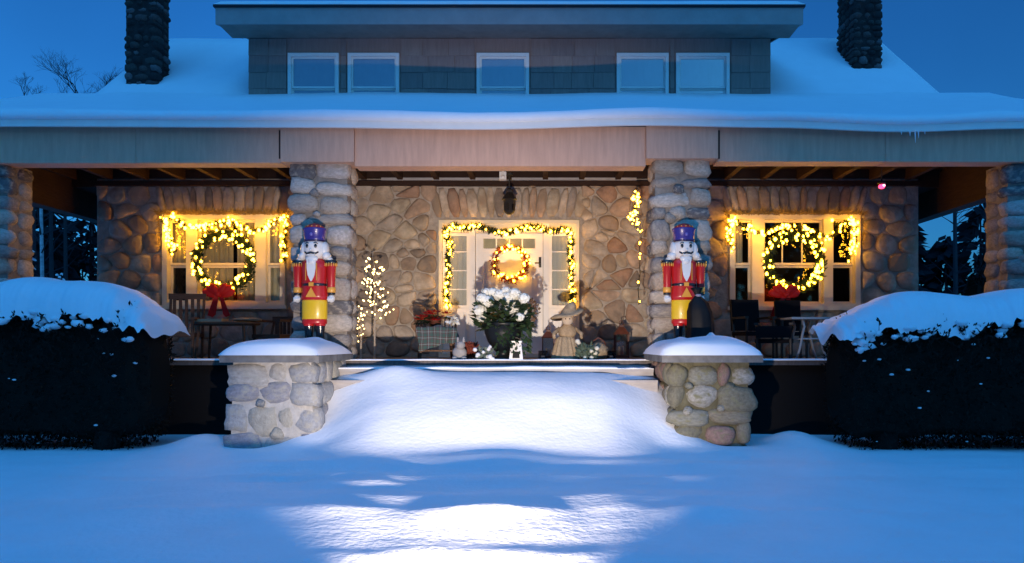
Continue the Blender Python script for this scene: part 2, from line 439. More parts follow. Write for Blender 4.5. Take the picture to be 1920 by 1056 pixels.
# lintels of standing stones over the openings
def lintel(o, top, ext, n, lean):
    a, b, z0 = o[0] - ext, o[1] + ext, o[3] + .03
    cells = splits(a, b, (b - a) / n, .35); mid = (a + b) / 2
    for p, q in cells:
        k = lean
        s0 = (p - mid) * k; s1 = (q - mid) * k
        face_stone([(p, z0), (q, z0), (q + s1, top + rng.uniform(-.03, .02)), (p + s0, top + rng.uniform(-.03, .02))], WY, rng.uniform(.04, .08), ST_WALL, front_wall, .010, 1)
    return (a - .03, b + .03, z0 - .03, top)
lint = [lintel(DOOR, ZW(352, WY), .06, 17, .10), lintel(WINL, ZW(348, WY), .04, 15, .10), lintel(WINR, ZW(348, WY), .04, 15, .10)]
holes = [(o[0] - .02, o[1] + .02, o[2] - .04, l[3]) for o, l in zip(opens, lint)]
AN = 1.28
seeds = []
cw, chh = .385, .30
nzr = int((ZT - FLOOR) / chh); nxr = int((HX1 - HX0) / cw)
for j in range(-1, nzr + 2):
    for i in range(-1, nxr + 2):
        x = HX0 + (i + .5 + (.5 if j % 2 else 0) + rng.uniform(-.30, .30)) * cw
        z = FLOOR + (j + .5 + rng.uniform(-.30, .30)) * chh
        seeds.append((x, z))
for _ in range(46):
    seeds.append((rng.uniform(-2.9, 2.2), rng.uniform(FLOOR + .1, ZT - .3)))
for i, (sx, sz) in enumerate(seeds):
    if not (HX0 < sx < HX1 and FLOOR < sz < ZT): continue
    if any(o[0] < sx < o[1] and o[2] < sz < o[3] for o in holes): continue
    poly = [(max(HX0, sx - .7), max(FLOOR, sz - .6)), (min(HX1, sx + .7), max(FLOOR, sz - .6)), (min(HX1, sx + .7), min(ZT - .25, sz + .6)), (max(HX0, sx - .7), min(ZT - .25, sz + .6))]
    for k, (qx, qz) in enumerate(seeds):
        if k == i or abs(qx - sx) > 1.3 or abs(qz - sz) > 1.1: continue
        nx_, nz_ = (qx - sx) / AN ** 2, (qz - sz)
        poly = clip(poly, nx_, nz_, nx_ * (qx + sx) / 2 + nz_ * (qz + sz) / 2)
        if len(poly) < 3: break
    for o in holes:
        if len(poly) < 3: break
        if not (min(p[0] for p in poly) < o[1] and max(p[0] for p in poly) > o[0] and min(p[1] for p in poly) < o[3] and max(p[1] for p in poly) > o[2]): continue
        if sx <= o[0]: poly = clip(poly, 1, 0, o[0])
        elif sx >= o[1]: poly = clip(poly, -1, 0, -o[1])
        elif sz >= o[3]: poly = clip(poly, 0, -1, -o[3])
        else: poly = clip(poly, 0, 1, o[2])
    if len(poly) >= 3 and (max(p[0] for p in poly) - min(p[0] for p in poly)) > .1 and (max(p[1] for p in poly) - min(p[1] for p in poly)) > .08:
        face_stone(poly, WY, rng.uniform(.030, .075), ST_WALL, front_wall, .014, 2 if rng.random() < .5 else 1)

# remaining shell of the house
RIDGE_Y, RIDGE_Z, EAVE_Z = 5.0, 7.46, 5.43
sl = (RIDGE_Z - EAVE_Z) / (RIDGE_Y - WY)
sh = MB()
for x0, x1 in ((HX0, HX0 + .35), (HX1 - .35, HX1)):
    sh.prism([(WY + .38, 0), (7.5, 0), (7.5, EAVE_Z - .1), (RIDGE_Y, RIDGE_Z - .12), (WY + .38, EAVE_Z + .2)], 'x', x0, x1)
sh.box(HX0 + .35, HX1 - .35, 7.15, 7.5, 0, EAVE_Z - .1)
sh.build('side_wall', MORTAR, house, world=True)
rm = MB(); rm.box(HX0 + .36, HX1 - .36, WY + 2.0, WY + 2.1, FLOOR, 4.2); rm.box(HX0 + .36, HX1 - .36, WY + .385, 7.14, FLOOR - .1, FLOOR - .01)
rm.box(HX0 + .36, HX1 - .36, WY + .385, 7.14, 4.31, 4.36)
rm.build('room_partition', INNER, house, world=True)
RX0, RX1 = -7.84, 6.99
rf = MB()
rf.prism([(WY - .25, EAVE_Z - .25 * sl), (RIDGE_Y, RIDGE_Z), (7.9, RIDGE_Z - 2.9 * sl), (7.9, RIDGE_Z - 2.9 * sl - .12), (RIDGE_Y, RIDGE_Z - .12), (WY - .25, EAVE_Z - .25 * sl - .12)], 'x', RX0, RX1)
rf.build('roof', ROOFING, house, world=True)
PX0, PX1 = -8.7, 7.75
def sag(x):
    px = CX + x * F / (DIST - .18)
    return (240 - interp([(-100, 239), (0, 238), (600, 240), (900, 243.5), (1210, 236), (1450, 240), (1690, 248), (1900, 242), (2050, 239)], px)) / 137.4
EAVE_Y = -.18
pr = MB(); N_ = 60
for i in range(N_):
    xa, xb = lerp(PX0, PX1, i / N_), lerp(PX0, PX1, (i + 1) / N_)
    za, zb = 4.30 + sag(xa), 4.30 + sag(xb)
    pr.add([(xa, EAVE_Y + .02, za - .1), (xb, EAVE_Y + .02, zb - .1), (xb, EAVE_Y + .02, zb), (xa, EAVE_Y + .02, za),
            (xa, WY, 5.40 - .12), (xb, WY, 5.40 - .12), (xb, WY, 5.40), (xa, WY, 5.40)], [(0,1,2,3), (3,2,6,7), (0,4,5,1), (4,7,6,5)])
porch_roof = pr.build('porch_roof', ROOFING, house, world=True)
# white eave trim (follows the sag of the old eave)
et = MB()
for i in range(N_):
    xa, xb = lerp(PX0, PX1, i / N_), lerp(PX0, PX1, (i + 1) / N_)
    za, zb = sag(xa), sag(xb)
    et.add([(xa, EAVE_Y - .03, 4.20 + za), (xb, EAVE_Y - .03, 4.20 + zb), (xb, EAVE_Y - .03, 4.295 + zb), (xa, EAVE_Y - .03, 4.295 + za),
            (xa, EAVE_Y + .015, 4.20 + za), (xb, EAVE_Y + .015, 4.20 + zb), (xb, EAVE_Y + .015, 4.295 + zb), (xa, EAVE_Y + .015, 4.295 + za)],
           [(0,1,2,3), (3,2,6,7), (0,4,5,1), (4,7,6,5)])
eave = et.build('eave_trim', WHITE, house, world=True)
for px, L in ((1706, .07), (1716, .16), (1722, .10), (1690, .05), (1734, .05)):
    p = W(px, 249, EAVE_Y - .03); ic = MB(); ic.tube([(p.x, p.y, 4.205 + sag(p.x)), (p.x + .003, p.y, 4.205 + sag(p.x) - L)], .012, 5, .002)
    ic.build('icicle', SNOW, eave, world=True)

# beam boards along the porch front
def board(x0, x1, z0, y0, y1, z1=4.24): 
    b = MB(); b.box(x0, x1, y0, y1, z0, z1); return b.build('beam_board', PAINT_TAN, house, world=True)
bl, br = XW(528, -.08), XW(1345, -.08); cl, cr = XW(665, -.08), XW(1211, -.08)
board(-8.45, -5.6, ZW(306, -.08), -.08, .20); board(-5.594, bl - .004, ZW(305.5, -.08), -.08, .20)
board(cl + .004, cr - .004, ZW(312, -.08), -.085, .20)
x_seam = XW(1660, -.08)
board(br + .004, x_seam - .003, ZW(303, -.08), -.08, .20); board(x_seam + .003, 7.5, ZW(303.5, -.08), -.08, .20)
for a, b, pz in ((bl, cl, 303.5), (cr, br, 297)):
    c = MB(); c.box(a, b, -.125, .26, ZW(pz, -.125), 4.245); c.build('column_head', PAINT_TAN, house, world=True)
for a, b in ((bl - .03, bl + .0), (br - .0, br + .03)):
    c = MB(); c.box(a, b, -.10, .1, 3.80, 4.19); c.build('seam_strip', WOOD_DK, house, world=True)
# porch side beams
for x in (-8.2, 6.95):
    s = MB(); s.box(x - .12, x + .12, .26, WY + 1.2, 3.50, 4.2); s.build('side_beam', WOOD_DK, house, world=True)
for xa, xb in ((-8.7, HX0 - .002), (HX1 + .002, 7.75)):
    s_ = MB(); s_.box(xa, xb, WY - .05, WY + 1.4, 3.95, 5.2); s_.build('side_fascia', WOOD_DK, house, world=True)
# ceiling and joists
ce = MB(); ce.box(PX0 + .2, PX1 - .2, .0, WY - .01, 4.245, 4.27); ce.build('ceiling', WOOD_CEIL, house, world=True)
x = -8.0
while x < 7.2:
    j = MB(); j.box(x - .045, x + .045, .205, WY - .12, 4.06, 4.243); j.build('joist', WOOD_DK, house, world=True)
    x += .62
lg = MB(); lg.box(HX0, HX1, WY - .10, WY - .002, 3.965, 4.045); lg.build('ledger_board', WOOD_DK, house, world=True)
fz = MB(); fz.box(HX0, HX1, WY - .095, WY - .004, 4.10, 4.242); fz.build('dark_filler_board', WOOD_CEIL, house, world=True)  # dark filler added over the lit wall strip to keep this band black
ps = MB(); ps.box(-2.75, 1.62, WY - .118, WY - .104, 4.050, 4.095); ps.build('ledger_strip', RISER, house, world=True)

# porch floor and base
fl = MB(); fl.box(PX0 + .3, PX1 - .3, -.17, WY - .01, FLOOR - .06, FLOOR); fl.build('porch_floor', FLOORW, house, world=True)
fb = MB()
for a, b in ((-8.3, -3.62), (2.45, 7.3)): fb.box(a, b, -.08, .0, -.2, FLOOR - .065)
fb.box(-3.62, 2.45, .02, .1, -.2, FLOOR - .065)
fb.build('porch_base', mat('shade-black base', (.012,.011,.011), .95, .1), house, world=True)  # near-black colour carries the shadow lying on the base
st_dark = cobble_set(ST_CHIM, 3.2, .2, 3, 6, 90)

# columns
cob_col = cobble_set(ST_COL, 3.4, .20, 4, 12, 3)
def column(x0, x1, z0, z1, sides):
    c = MB(); c.box(x0 + .055, x1 - .055, .06, .56, z0 - .6, z1 + .02)
    col = c.build('column', MORTAR_C, house, world=True)
    rubble(col, cob_col, x0 + .02, x1 - .02, .0, .58, z0, z1, .225, .40, .014, .004, sides, .45, None, .5)
    return col
column(XW(540, 0), XW(656, 0), FLOOR, ZW(303, -.0) + .03, 'lr')
column(XW(1222, 0), XW(1335, 0), FLOOR, ZW(297, -.0) + .03, 'lr')
column(-8.35, XW(16, 0), FLOOR, 3.76, 'r')
column(XW(1887, 0), 7.35, FLOOR, 3.77, 'l')

# chimneys
cob_ch = cobble_set(ST_CHIM, 3.0, .26, 3, 10, 40)
def chimney(x0, x1, y0, y1, z0, z1, sides):
    c = MB(); c.box(x0 + .03, x1 - .03, y0 + .03, y1 - .03, z0 - .3, z1)
    ch = c.build('chimney', MORTAR_D, house, world=True)
    rubble(ch, cob_ch, x0, x1, y0, y1, z0, z1, .125, .19, .012, .005, sides, .35)
    t = MB(); t.box(x0 - .06, x1 + .06, y0 - .06, y1 + .06, z1, z1 + .1); t.build('chimney_cap', CAPSTONE, ch, world=True)
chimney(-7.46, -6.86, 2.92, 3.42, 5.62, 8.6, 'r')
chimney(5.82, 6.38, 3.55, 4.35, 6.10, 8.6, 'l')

# dormer
DX0, DX1 = XW(468, WY), XW(1443, WY)
DZ1 = 6.525
dwin = [(541, 636), (653, 749), (894, 992), (1156, 1253), (1267, 1367)]
dws = [(XW(a, WY), XW(b, WY)) for a, b in dwin]
WZ0, WZ1 = 5.30, ZW(101, WY)
dw = MB()
xs = [DX0] + [v for p in dws for v in p] + [DX1]
for i in range(0, len(xs), 2): dw.box(xs[i], xs[i + 1], WY, WY + .2, 5.2, DZ1)
for a, b in dws: dw.box(a, b, WY, WY + .2, WZ1, DZ1); dw.box(a, b, WY, WY + .2, 5.2, WZ0)
dw.prism([(WY + .2, 5.2), (RIDGE_Y, 5.2), (RIDGE_Y, 7.05), (WY + .2, DZ1)], 'x', DX0, DX0 + .15)
dw.prism([(WY + .2, 5.2), (RIDGE_Y, 5.2), (RIDGE_Y, 7.05), (WY + .2, DZ1)], 'x', DX1 - .15, DX1)
dormer = dw.build('dormer', SHINGLE, house, world=True)
bd = MB(); bd.box(DX0 + .16, DX1 - .16, WY + .9, WY + .95, 5.2, 6.6); bd.build('back_partition', INNER, dormer, world=True)
rowz = DZ1 - .012; rowh = .295; row = 0
while rowz > 5.25:
    zb = rowz - rowh
    runs = [(DX0 - .012, DX1 + .012)]
    if zb < WZ1 + .03:
        cuts = [DX0 - .012] + [v + s for p in dws for v, s in ((p[0], -.03), (p[1], .03))] + [DX1 + .012]
        runs = list(zip(cuts[::2], cuts[1::2]))
    for a, b in runs:
        if b - a < .03: continue
        for p, q in (splits(a, b, .41, .16) if b - a > .2 else [(a, b)]):
            s = MB(); y0 = WY - .012 - .006 * rng.random(); dz = rng.uniform(-.006, .006)
            top = min(rowz, DZ1 - .01)
            s.add([(p + .003, y0 - .014, zb + dz), (q - .003, y0 - .014, zb + dz), (q - .003, y0, top), (p + .003, y0, top),
                   (p + .003, WY + .001, zb + dz), (q - .003, WY + .001, zb + dz), (q - .003, WY + .001, top), (p + .003, WY + .001, top)],
                  [(0,1,2,3), (0,4,5,1), (1,5,6,2), (0,3,7,4), (3,2,6,7)])
            s.build('shingle', SHINGLE, dormer, world=True)
    rowz = zb + .012; row += 1
# dormer roof, fascia and soffit
FX0, FX1, FY = XW(404, 1.9), XW(1506, 1.9), 1.9
dr = MB(); dr.prism([(FY + .03, 6.56), (RIDGE_Y + .3, 7.28), (RIDGE_Y + .3, 7.36), (FY + .03, 6.80)], 'x', FX0 + .03, FX1 - .03)
droof = dr.build('dormer_roof', ROOFING, house, world=True)
fa = MB(); fa.box(FX0, FX1, FY, FY + .03, 6.515, 6.785); fa.build('fascia', PAINT_GREY, droof, world=True)
for xx in (FX0, FX1 - .03):
    fe = MB(); fe.prism([(FY + .03, 6.515), (RIDGE_Y, 7.22), (RIDGE_Y, 7.46), (FY + .03, 6.785)], 'x', xx, xx + .03); fe.build('rake_board', PAINT_GREY, droof, world=True)
so = MB(); so.box(FX0 + .03, FX1 - .03, FY + .03, WY - .002, 6.528, 6.545); so.build('soffit', SOFFIT, droof, world=True)
dp = MB(); dp.box(FX0 - .03, FX1 + .03, FY - .03, FY + .06, 6.79, 6.825); dp.build('drip_edge', ROOFING, droof, world=True)
# dormer windows
def frame4(mb, x0, x1, z0, z1, t, y0, y1):
    mb.box(x0, x0 + t, y0, y1, z0, z1); mb.box(x1 - t, x1, y0, y1, z0, z1)
    mb.box(x0 + t, x1 - t, y0, y1, z1 - t, z1); mb.box(x0 + t, x1 - t, y0, y1, z0, z0 + t)
blinds = [.80, .80, .77, .81, .78]; lower = ['mid', 'dark', 'mid', 'dark', 'mid']
for (a, b), bl_, lo in zip(dws, blinds, lower):
    win = MB(); frame4(win, a, b, WZ0, WZ1, .055, WY - .045, WY + .06); wo = win.build('window', WHITE, house, world=True)
    zm = ZW(163, WY)
    sa = MB(); frame4(sa, a + .056, b - .056, zm - .02, WZ1 - .056, .028, WY + .0, WY + .035); sa.build('sash', WHITE, wo, world=True)
    sb = MB(); frame4(sb, a + .056, b - .056, WZ0 + .056, zm - .021, .028, WY + .036, WY + .058); sb.build('sash', WHITE, wo, world=True)
    p = MB(); p.box(a + .085, b - .085, WY + .014, WY + .018, zm + .01, WZ1 - .085); p.build('pane', GLASS_BL, wo, world=True)
    p = MB(); p.box(a + .085, b - .085, WY + .046, WY + .050, WZ0 + .085, zm - .05); p.build('pane', GLASS_BL, wo, world=True)
    bz = zm - (.012 if lo == 'dark' else .13)
    p = MB()
    nst = 22 if bl_ != .78 else 9
    for i in range(nst):
        u0, u1 = lerp(a + .07, b - .07, i / nst), lerp(a + .07, b - .07, (i + 1) / nst)
        dy = .004 * math.sin(i * 1.9)
        p.add([(u0, WY + .075 + dy, bz), (u1, WY + .075 + .004 * math.sin((i+1)*1.9), bz), (u1, WY + .075 + .004 * math.sin((i+1)*1.9), WZ1 - .06), (u0, WY + .075 + dy, WZ1 - .06)], [(0,1,2,3)])
    p.build('blind', BLIND, wo, world=True)

# ------------------------------------------------------------------ entrance
dy0 = WY + .05
ent = MB(); frame4(ent, DOOR[0] + .01, DOOR[1] - .01, FLOOR, DOOR[3] - .01, .06, WY - .05, WY + .16)
entrance = ent.build('door_frame', CREAM, house, world=True)
ml, mr_ = XW(886, dy0), XW(1024, dy0)
for c, wd in ((ml, .10), (mr_, .10)):
    p = MB(); p.box(c - wd / 2, c + wd / 2, WY - .02, WY + .14, FLOOR, DOOR[3] - .071); p.build('door_post', WHITE, entrance, world=True)
tz = ZW(437, dy0)
p = MB()
for a, b in ((DOOR[0] + .071, ml - .051), (ml + .051, mr_ - .051), (mr_ + .051, DOOR[1] - .071)): p.box(a, b, WY - .015, WY + .13, tz, DOOR[3] - .071)
p.build('head_panel', CREAM, entrance, world=True)
d0, d1 = ml + .056, mr_ - .056
dl = MB(); zt = tz - .006; zb = FLOOR + .02; Y = WY + .06
st = .13
dl.box(d0, d0 + st, Y, Y + .045, zb, zt); dl.box(d1 - st, d1, Y, Y + .045, zb, zt)
rails = [(zb, zb + .22), (1.86, 2.0), (ZW(466, Y) - .09, ZW(466, Y)), (zt - .09, zt)]
for a, b in rails: dl.box(d0 + st, d1 - st, Y, Y + .045, a, b)
door = dl.build('door', WHITE, house, world=True)
dm = (d0 + d1) / 2
for (za, zb_) in ((rails[0][1], rails[1][0]), (rails[1][1], rails[2][0])):
    mm = MB(); mm.box(dm - .05, dm + .05, Y + .002, Y + .04, za, zb_); mm.build('door_stile', WHITE, door, world=True)
    for a, b in ((d0 + st, dm - .05), (dm + .05, d1 - st)):
        q = MB(); q.box(a, b, Y + .022, Y + .034, za, zb_); q.box(a + .05, b - .05, Y + .012, Y + .021, za + .05, zb_ - .05); q.build('door_panel', WHITE, door, world=True)
for i in range(4):
    a, b = lerp(d0 + st, d1 - st, i / 4), lerp(d0 + st, d1 - st, (i + 1) / 4)
    q = MB(); q.box(a + .012, b - .012, Y + .02, Y + .026, rails[2][1], rails[3][0]); q.build('pane', GLASS, door, world=True)
    if i: q = MB(); q.box(a - .012, a + .012, Y + .01, Y + .036, rails[2][1], rails[3][0]); q.build('muntin', WHITE, door, world=True)
q = MB(); q.box(d0 + st, d1 - st, Y + .05, Y + .055, rails[2][1], rails[3][0]); q.build('door_curtain', CURTAIN, door, world=True)
hx = d1 - .05; hz = ZW(492, Y)
q = MB(); q.box(hx - .022, hx + .022, Y - .012, Y - .001, hz - .09, hz + .09); q.tube([(hx, Y - .012, hz - .02), (hx, Y - .06, hz - .02), (hx - .09, Y - .06, hz - .02)], .011, 6); q.build('handle', IRON, door, world=True)
for sx0, sx1, curt in ((DOOR[0] + .071, ml - .051, True), (mr_ + .051, DOOR[1] - .071, True)):
    sp = MB(); zsb = ZW(578, dy0); frame4(sp, sx0, sx1, zsb, tz - .004, .05, WY + .04, WY + .09)
    for k in range(1, 4):
        z = lerp(zsb, tz, k / 4); sp.box(sx0 + .05, sx1 - .05, WY + .045, WY + .085, z - .011, z + .011)
    sl_ = sp.build('sidelight', WHITE, house, world=True)
    q = MB(); q.box(sx0, sx1, WY + .05, WY + .085, FLOOR, zsb - .002); q.box(sx0 + .07, sx1 - .07, WY + .035, WY + .049, FLOOR + .07, zsb - .07); q.build('lower_panel', WHITE, sl_, world=True)
    for k in range(4):
        za, zc = lerp(zsb, tz, k / 4) + .012, lerp(zsb, tz, (k + 1) / 4) - .012
        q = MB(); q.box(sx0 + .05, sx1 - .05, WY + .062, WY + .066, max(za, zsb + .05), min(zc, tz - .055)); q.build('pane', GLASS, sl_, world=True)
    q = MB(); nst = 14
    e1 = sx1 - (.09 if sx0 > 0 else .02)
    for i in range(nst):
        u0, u1 = lerp(sx0 + .02, e1, i / nst), lerp(sx0 + .02, e1, (i + 1) / nst)
        q.add([(u0, WY + .098 + .010 * math.sin(i * 2.1), zsb), (u1, WY + .098 + .010 * math.sin(i * 2.1 + 2.1), zsb), (u1, WY + .098 + .010 * math.sin(i * 2.1 + 2.1), tz), (u0, WY + .098 + .010 * math.sin(i * 2.1), tz)], [(0,1,2,3)])
    q.build('curtain', mat('white voile', (.80,.76,.68), .9, .1), sl_, world=True)

# ------------------------------------------------------------------ porch windows
def porch_window(o, posts, rail, curtain, muntins):
    x0, x1, z0, z1 = o
    f = MB(); frame4(f, x0 + .01, x1 - .01, z0 + .01, z1 - .01, .085, WY - .06, WY + .16)
    f.box(x0 - .03, x1 + .03, WY - .12, WY - .062, z0 - .02, z0 + .045)
    win = f.build('window', CREAM, house, world=True)
    edges = [x0 + .095] + [v for p in posts for v in p] + [x1 - .095]
    for a, b in posts:
        q = MB(); q.box(a, b, WY - .045, WY + .14, z0 + .096, z1 - .096); q.build('mullion', CREAM, win, world=True)
    for k in range(0, len(edges), 2):
        a, b = edges[k] + .002, edges[k + 1] - .002
        for za, zb, yy in ((z0 + .097, rail - .002, WY + .07), (rail + .002, z1 - .097, WY + .04)):
            q = MB(); frame4(q, a, b, za, zb, .04, yy, yy + .03)
            if muntins and k == 2 and za > rail:
                for t in range(1, 3): xx = lerp(a, b, t / 3); q.box(xx - .011, xx + .011, yy + .003, yy + .027, za + .04, zb - .04)
            q.build('sash', CREAM, win, world=True)
            q = MB(); q.box(a + .04, b - .04, yy + .013, yy + .017, za + .04, zb - .04); q.build('pane', GLASS, win, world=True)
        for (ca, cb, cz) in curtain.get(k // 2, []):
            q = MB(); u0 = lerp(a, b, ca); u1 = lerp(a, b, cb); nst = max(6, int((u1 - u0) / .022))
            def cu(i): return WY + .135 + .022 * math.sin(i * 1.7) + .012 * math.sin(i * .63)
            zlow = lerp(z0, z1, cz)
            for i in range(nst):
                s0, s1 = lerp(u0, u1, i / nst), lerp(u0, u1, (i + 1) / nst)
                q.add([(s0, cu(i), zlow), (s1, cu(i + 1), zlow), (s1, cu(i + 1), z1 - .03), (s0, cu(i), z1 - .03)], [(0,1,2,3)])
            q.build('curtain', CURTAIN, win, smooth=True, world=True)
    return win
rl = ZW(497, WY)
porch_window(WINL, [(XW(351, WY), XW(372, WY)), (XW(480, WY), XW(500, WY))], rl,
             {0: [(0, 1, .46)], 1: [(0, .55, .02), (.62, 1, .02)], 2: [(0, 1, .05)]}, False)
porch_window(WINR, [(XW(1409, WY), XW(1431, WY)), (XW(1543, WY), XW(1560, WY))], rl,
             {0: [(.0, .62, .45)], 1: [], 2: []}, True)

# ------------------------------------------------------------------ snow on roofs
def snow_strip(mb, xs, prof):
    """prof(x) -> list of (y, z); builds a closed-fronted sheet"""
    n = None; base = len(mb.v)
    rows = [prof(x) for x in xs]; n = len(rows[0]); vs = []; fs = []
    for x, r in zip(xs, rows):
        for (y, z) in r: vs.append((x, y, z))
    for i in range(len(xs) - 1):
        for j in range(n - 1): fs.append((i*n+j, i*n+j+1, (i+1)*n+j+1, (i+1)*n+j)[::-1])
    mb.add(vs, fs)
rs = MB()
xs = [lerp(PX0, PX1, i / 200) for i in range(201)]
def porch_prof(x):
    s = sag(x); t = .15 + .03 * nz(x * .5, 3.3) + .014 * nz(x * 1.7, 8.8)
    lip = -.02 + .02 * nz(x * .9, 1.1)
    drop = .02 * sstep(.1, .5, -s * 8)
    pts = [(EAVE_Y + .03, 4.29 + s), (EAVE_Y - .045 + lip, 4.300 + s), (EAVE_Y - .062 + lip, 4.335 + s - drop), (EAVE_Y - .045 + lip, 4.30 + s + t * .78 - drop), (EAVE_Y + .03, 4.30 + s + t)]
    for k in range(1, 9):
        u = k / 8; y = lerp(EAVE_Y + .03, WY + .05, u)
        pts.append((y, lerp(4.30 + s, 5.40, (y - EAVE_Y) / (WY - EAVE_Y)) + t + .015 * nz(x * .6, y * 1.5, 4.4) + .03 * sstep(.75, 1, u)))
    return pts
snow_strip(rs, xs, porch_prof)
xs2 = [lerp(RX0 - .05, RX1 + .05, i / 120) for i in range(121)]
def main_prof(x):
    e = min(x - RX0, RX1 - x); t = .10 * sstep(-.06, .12, e) + .02 * nz(x * .7, 5.5)
    pts = []
    for k in range(0, 11):
        y = lerp(WY - .1, RIDGE_Y, k / 10); pts.append((y, EAVE_Z + sl * (y - WY) + t + .02 * nz(x * .8, y, 2.1)))
    pts.append((RIDGE_Y + .15, RIDGE_Z + t - .03)); pts.append((7.9, RIDGE_Z - 2.9 * sl + .1))
    return pts
snow_strip(rs, xs2, main_prof)
rs.build('roof_snow', SNOW, None, smooth=True)
tag(bpy.data.objects['roof_snow'], 'thick smooth snow lying over the porch roof and main roof', 'snow', None, 'stuff')
ds = MB(); xs3 = [lerp(FX0 - .02, FX1 + .02, i / 80) for i in range(81)]
def dprof(x):
    t = .07 * sstep(-.03, .12, min(x - FX0, FX1 - x)) + .012 * nz(x * .8, 9.9)
    return [(FY - .03, 6.826), (FY - .035, 6.83 + t * .6), (FY + .03, 6.835 + t), (RIDGE_Y + .2, 7.40 + t)]
snow_strip(ds, xs3, dprof)
tag(ds.build('roof_snow', SNOW, None, smooth=True), 'thin snow along the flat top of the dormer roof', 'snow', None, 'stuff')

# ------------------------------------------------------------------ steps
steps = thing('porch_steps', 'wide low wooden steps half buried in snow between the stone piers', 'steps', (-.6, -.55, 0))
step_edges = [(-.17, FLOOR), (-.53, .915), (-.89, .79)]
for i, (ye, z) in enumerate(step_edges):
    if i == 0:
        s = MB(); s.box(INNER_L, INNER_R, -.172, -.10, .80, FLOOR - .062)
    else:
        s = MB(); s.box(INNER_L, INNER_R, ye, -.175 - .004 * i, z - .15, z - .03)
        s.box(INNER_L, INNER_R, ye - .025, -.175 - .004 * i, z - .0295, z)
    s.build('step', RISER, steps, world=True)
ss = MB()
for i, (ye, z, th) in enumerate(((-.17, FLOOR, .022), (-.55, .915, .035))):
    nx = 160; xsx = [lerp(INNER_L + .0, INNER_R - .0, k / nx) for k in range(nx + 1)]
    back = .06 if i == 0 else -.18
    def sp_(x):
        t = th * (1 + .5 * nz(x * 2.2, i * 7.7))
        if i and x > 1.0: t *= .4 + .6 * abs(nz(x * 9, 2.2))
        bk = lerp(ye, back, 1.0)
        return [(ye + .01, z + .001), (ye - .012, z + .004), (ye - .010, z + t * .7), (ye + .03, z + t), (bk - .05, z + t * (.9 if i else .5)), (bk, z + .001)]
    snow_strip(ss, xsx, sp_)
tag(ss.build('step_snow', SNOW, None, smooth=True), 'thin snow lines lying on the front edges of the porch steps', 'snow', None, 'stuff')
es = MB()
for a, b in ((-8.2, -3.72), (2.55, 7.2)):
    n = 60
    snow_strip(es, [lerp(a, b, k / n) for k in range(n + 1)], lambda x: [(-.165, FLOOR + .001), (-.185, FLOOR + .004), (-.18, FLOOR + .022 + .006 * nz(x * 3, 1)), (-.12, FLOOR + .028), (-.02, FLOOR + .001)])
tag(es.build('edge_snow', SNOW, None, smooth=True), 'thin line of snow along the porch floor edge beside the piers', 'snow', None, 'stuff')

# ------------------------------------------------------------------ stone piers
cob_pale = cobble_set(ST_PALE, 4.5, .16, 4, 10, 60)
cob_cob = cobble_set(ST_COB, 2.7, .20, 5, 12, 75)
PZ = 1.03
def pier(x0, x1, label, meshes, mortar, rowh, wf, proud, gap, inset, shr, capx):
    t = thing('stone_pier', label, 'stone pier', ((x0 + x1) / 2, -.8, 0), 0, 'stone piers flanking the steps')
    c = MB()
    c.add([(x0 + inset + shr(0), -1.56 + inset, -.25), (x1 - inset - shr(0), -1.56 + inset, -.25), (x1 - inset - shr(0), -.005, -.25), (x0 + inset + shr(0), -.005, -.25),
           (x0 + inset, -1.56 + inset, PZ), (x1 - inset, -1.56 + inset, PZ), (x1 - inset, -.005, PZ), (x0 + inset, -.005, PZ)],
          [(0,3,2,1),(4,5,6,7),(0,1,5,4),(1,2,6,5),(2,3,7,6),(3,0,4,7)])
    c.build('mortar_core', mortar, t, world=True)
    rubble(t, meshes, x0, x1, -1.56, -.02, -.12, PZ, rowh, wf, proud, gap, 'lr', .5, shr, .6)
    s = MB(); cx0, cx1 = capx
    s.prism([(cx0, -1.66), (cx1, -1.66), (cx1 - .02, -.01), (cx0 + .02, -.01)], 'z', PZ + .003, PZ + .085)
    s.build('cap_slab', CAPSTONE, t, world=True)
    return t
pier(-3.68, -2.70, 'pale squared-stone pier left of the steps with flush mortar', cob_pale, MORTAR_L, .26, .36, .012, -.012, .030, lambda z: -.05 * math.sin(max(0, min(1, 1 - z)) * 2.2), (-3.76, -2.60))
pier(1.50, 2.52, 'mossy round-cobble pier right of the steps with deep joints', cob_cob, MORTAR_G, .235, .33, .022, -.003, .060, lambda z: .07 * max(0, 1 - z), (1.40, 2.58))
def snow_cap(x0, x1, y0, y1, z, h, label, seed, spikes=()):
    m = MB(); nx, ny = 40, 30; vs = []; fs = []
    for j in range(ny + 1):
        for i in range(nx + 1):
            u, v = i / nx * 2 - 1, j / ny * 2 - 1
            e = max(0, (1 - abs(u) ** 3.2)) ** .5 * max(0, (1 - abs(v) ** 4)) ** .45
            x, y = lerp(x0, x1, i / nx), lerp(y0, y1, j / ny)
            zz = z + h * e * (1 + .22 * nz(x * 1.4 + seed, y * 1.4)) + .0
            for sx, sy, sh, sr in spikes: zz += sh * math.exp(-((x - sx) ** 2 + (y - sy) ** 2) / sr ** 2)
            vs.append((x, y, zz))
    for j in range(ny):
        for i in range(nx): fs.append((j*(nx+1)+i, j*(nx+1)+i+1, (j+1)*(nx+1)+i+1, (j+1)*(nx+1)+i))
    m.add(vs, fs); o = m.build('snow_cap', SNOW, None, smooth=True)
    return tag(o, label, 'snow', 'snow caps on the piers', 'stuff')
snow_cap(-3.77, -2.60, -1.68, -.12, PZ + .087, .205, 'rounded snow cap on the pale left pier', 1.0, [(-2.88, -.8, .03, .12)])
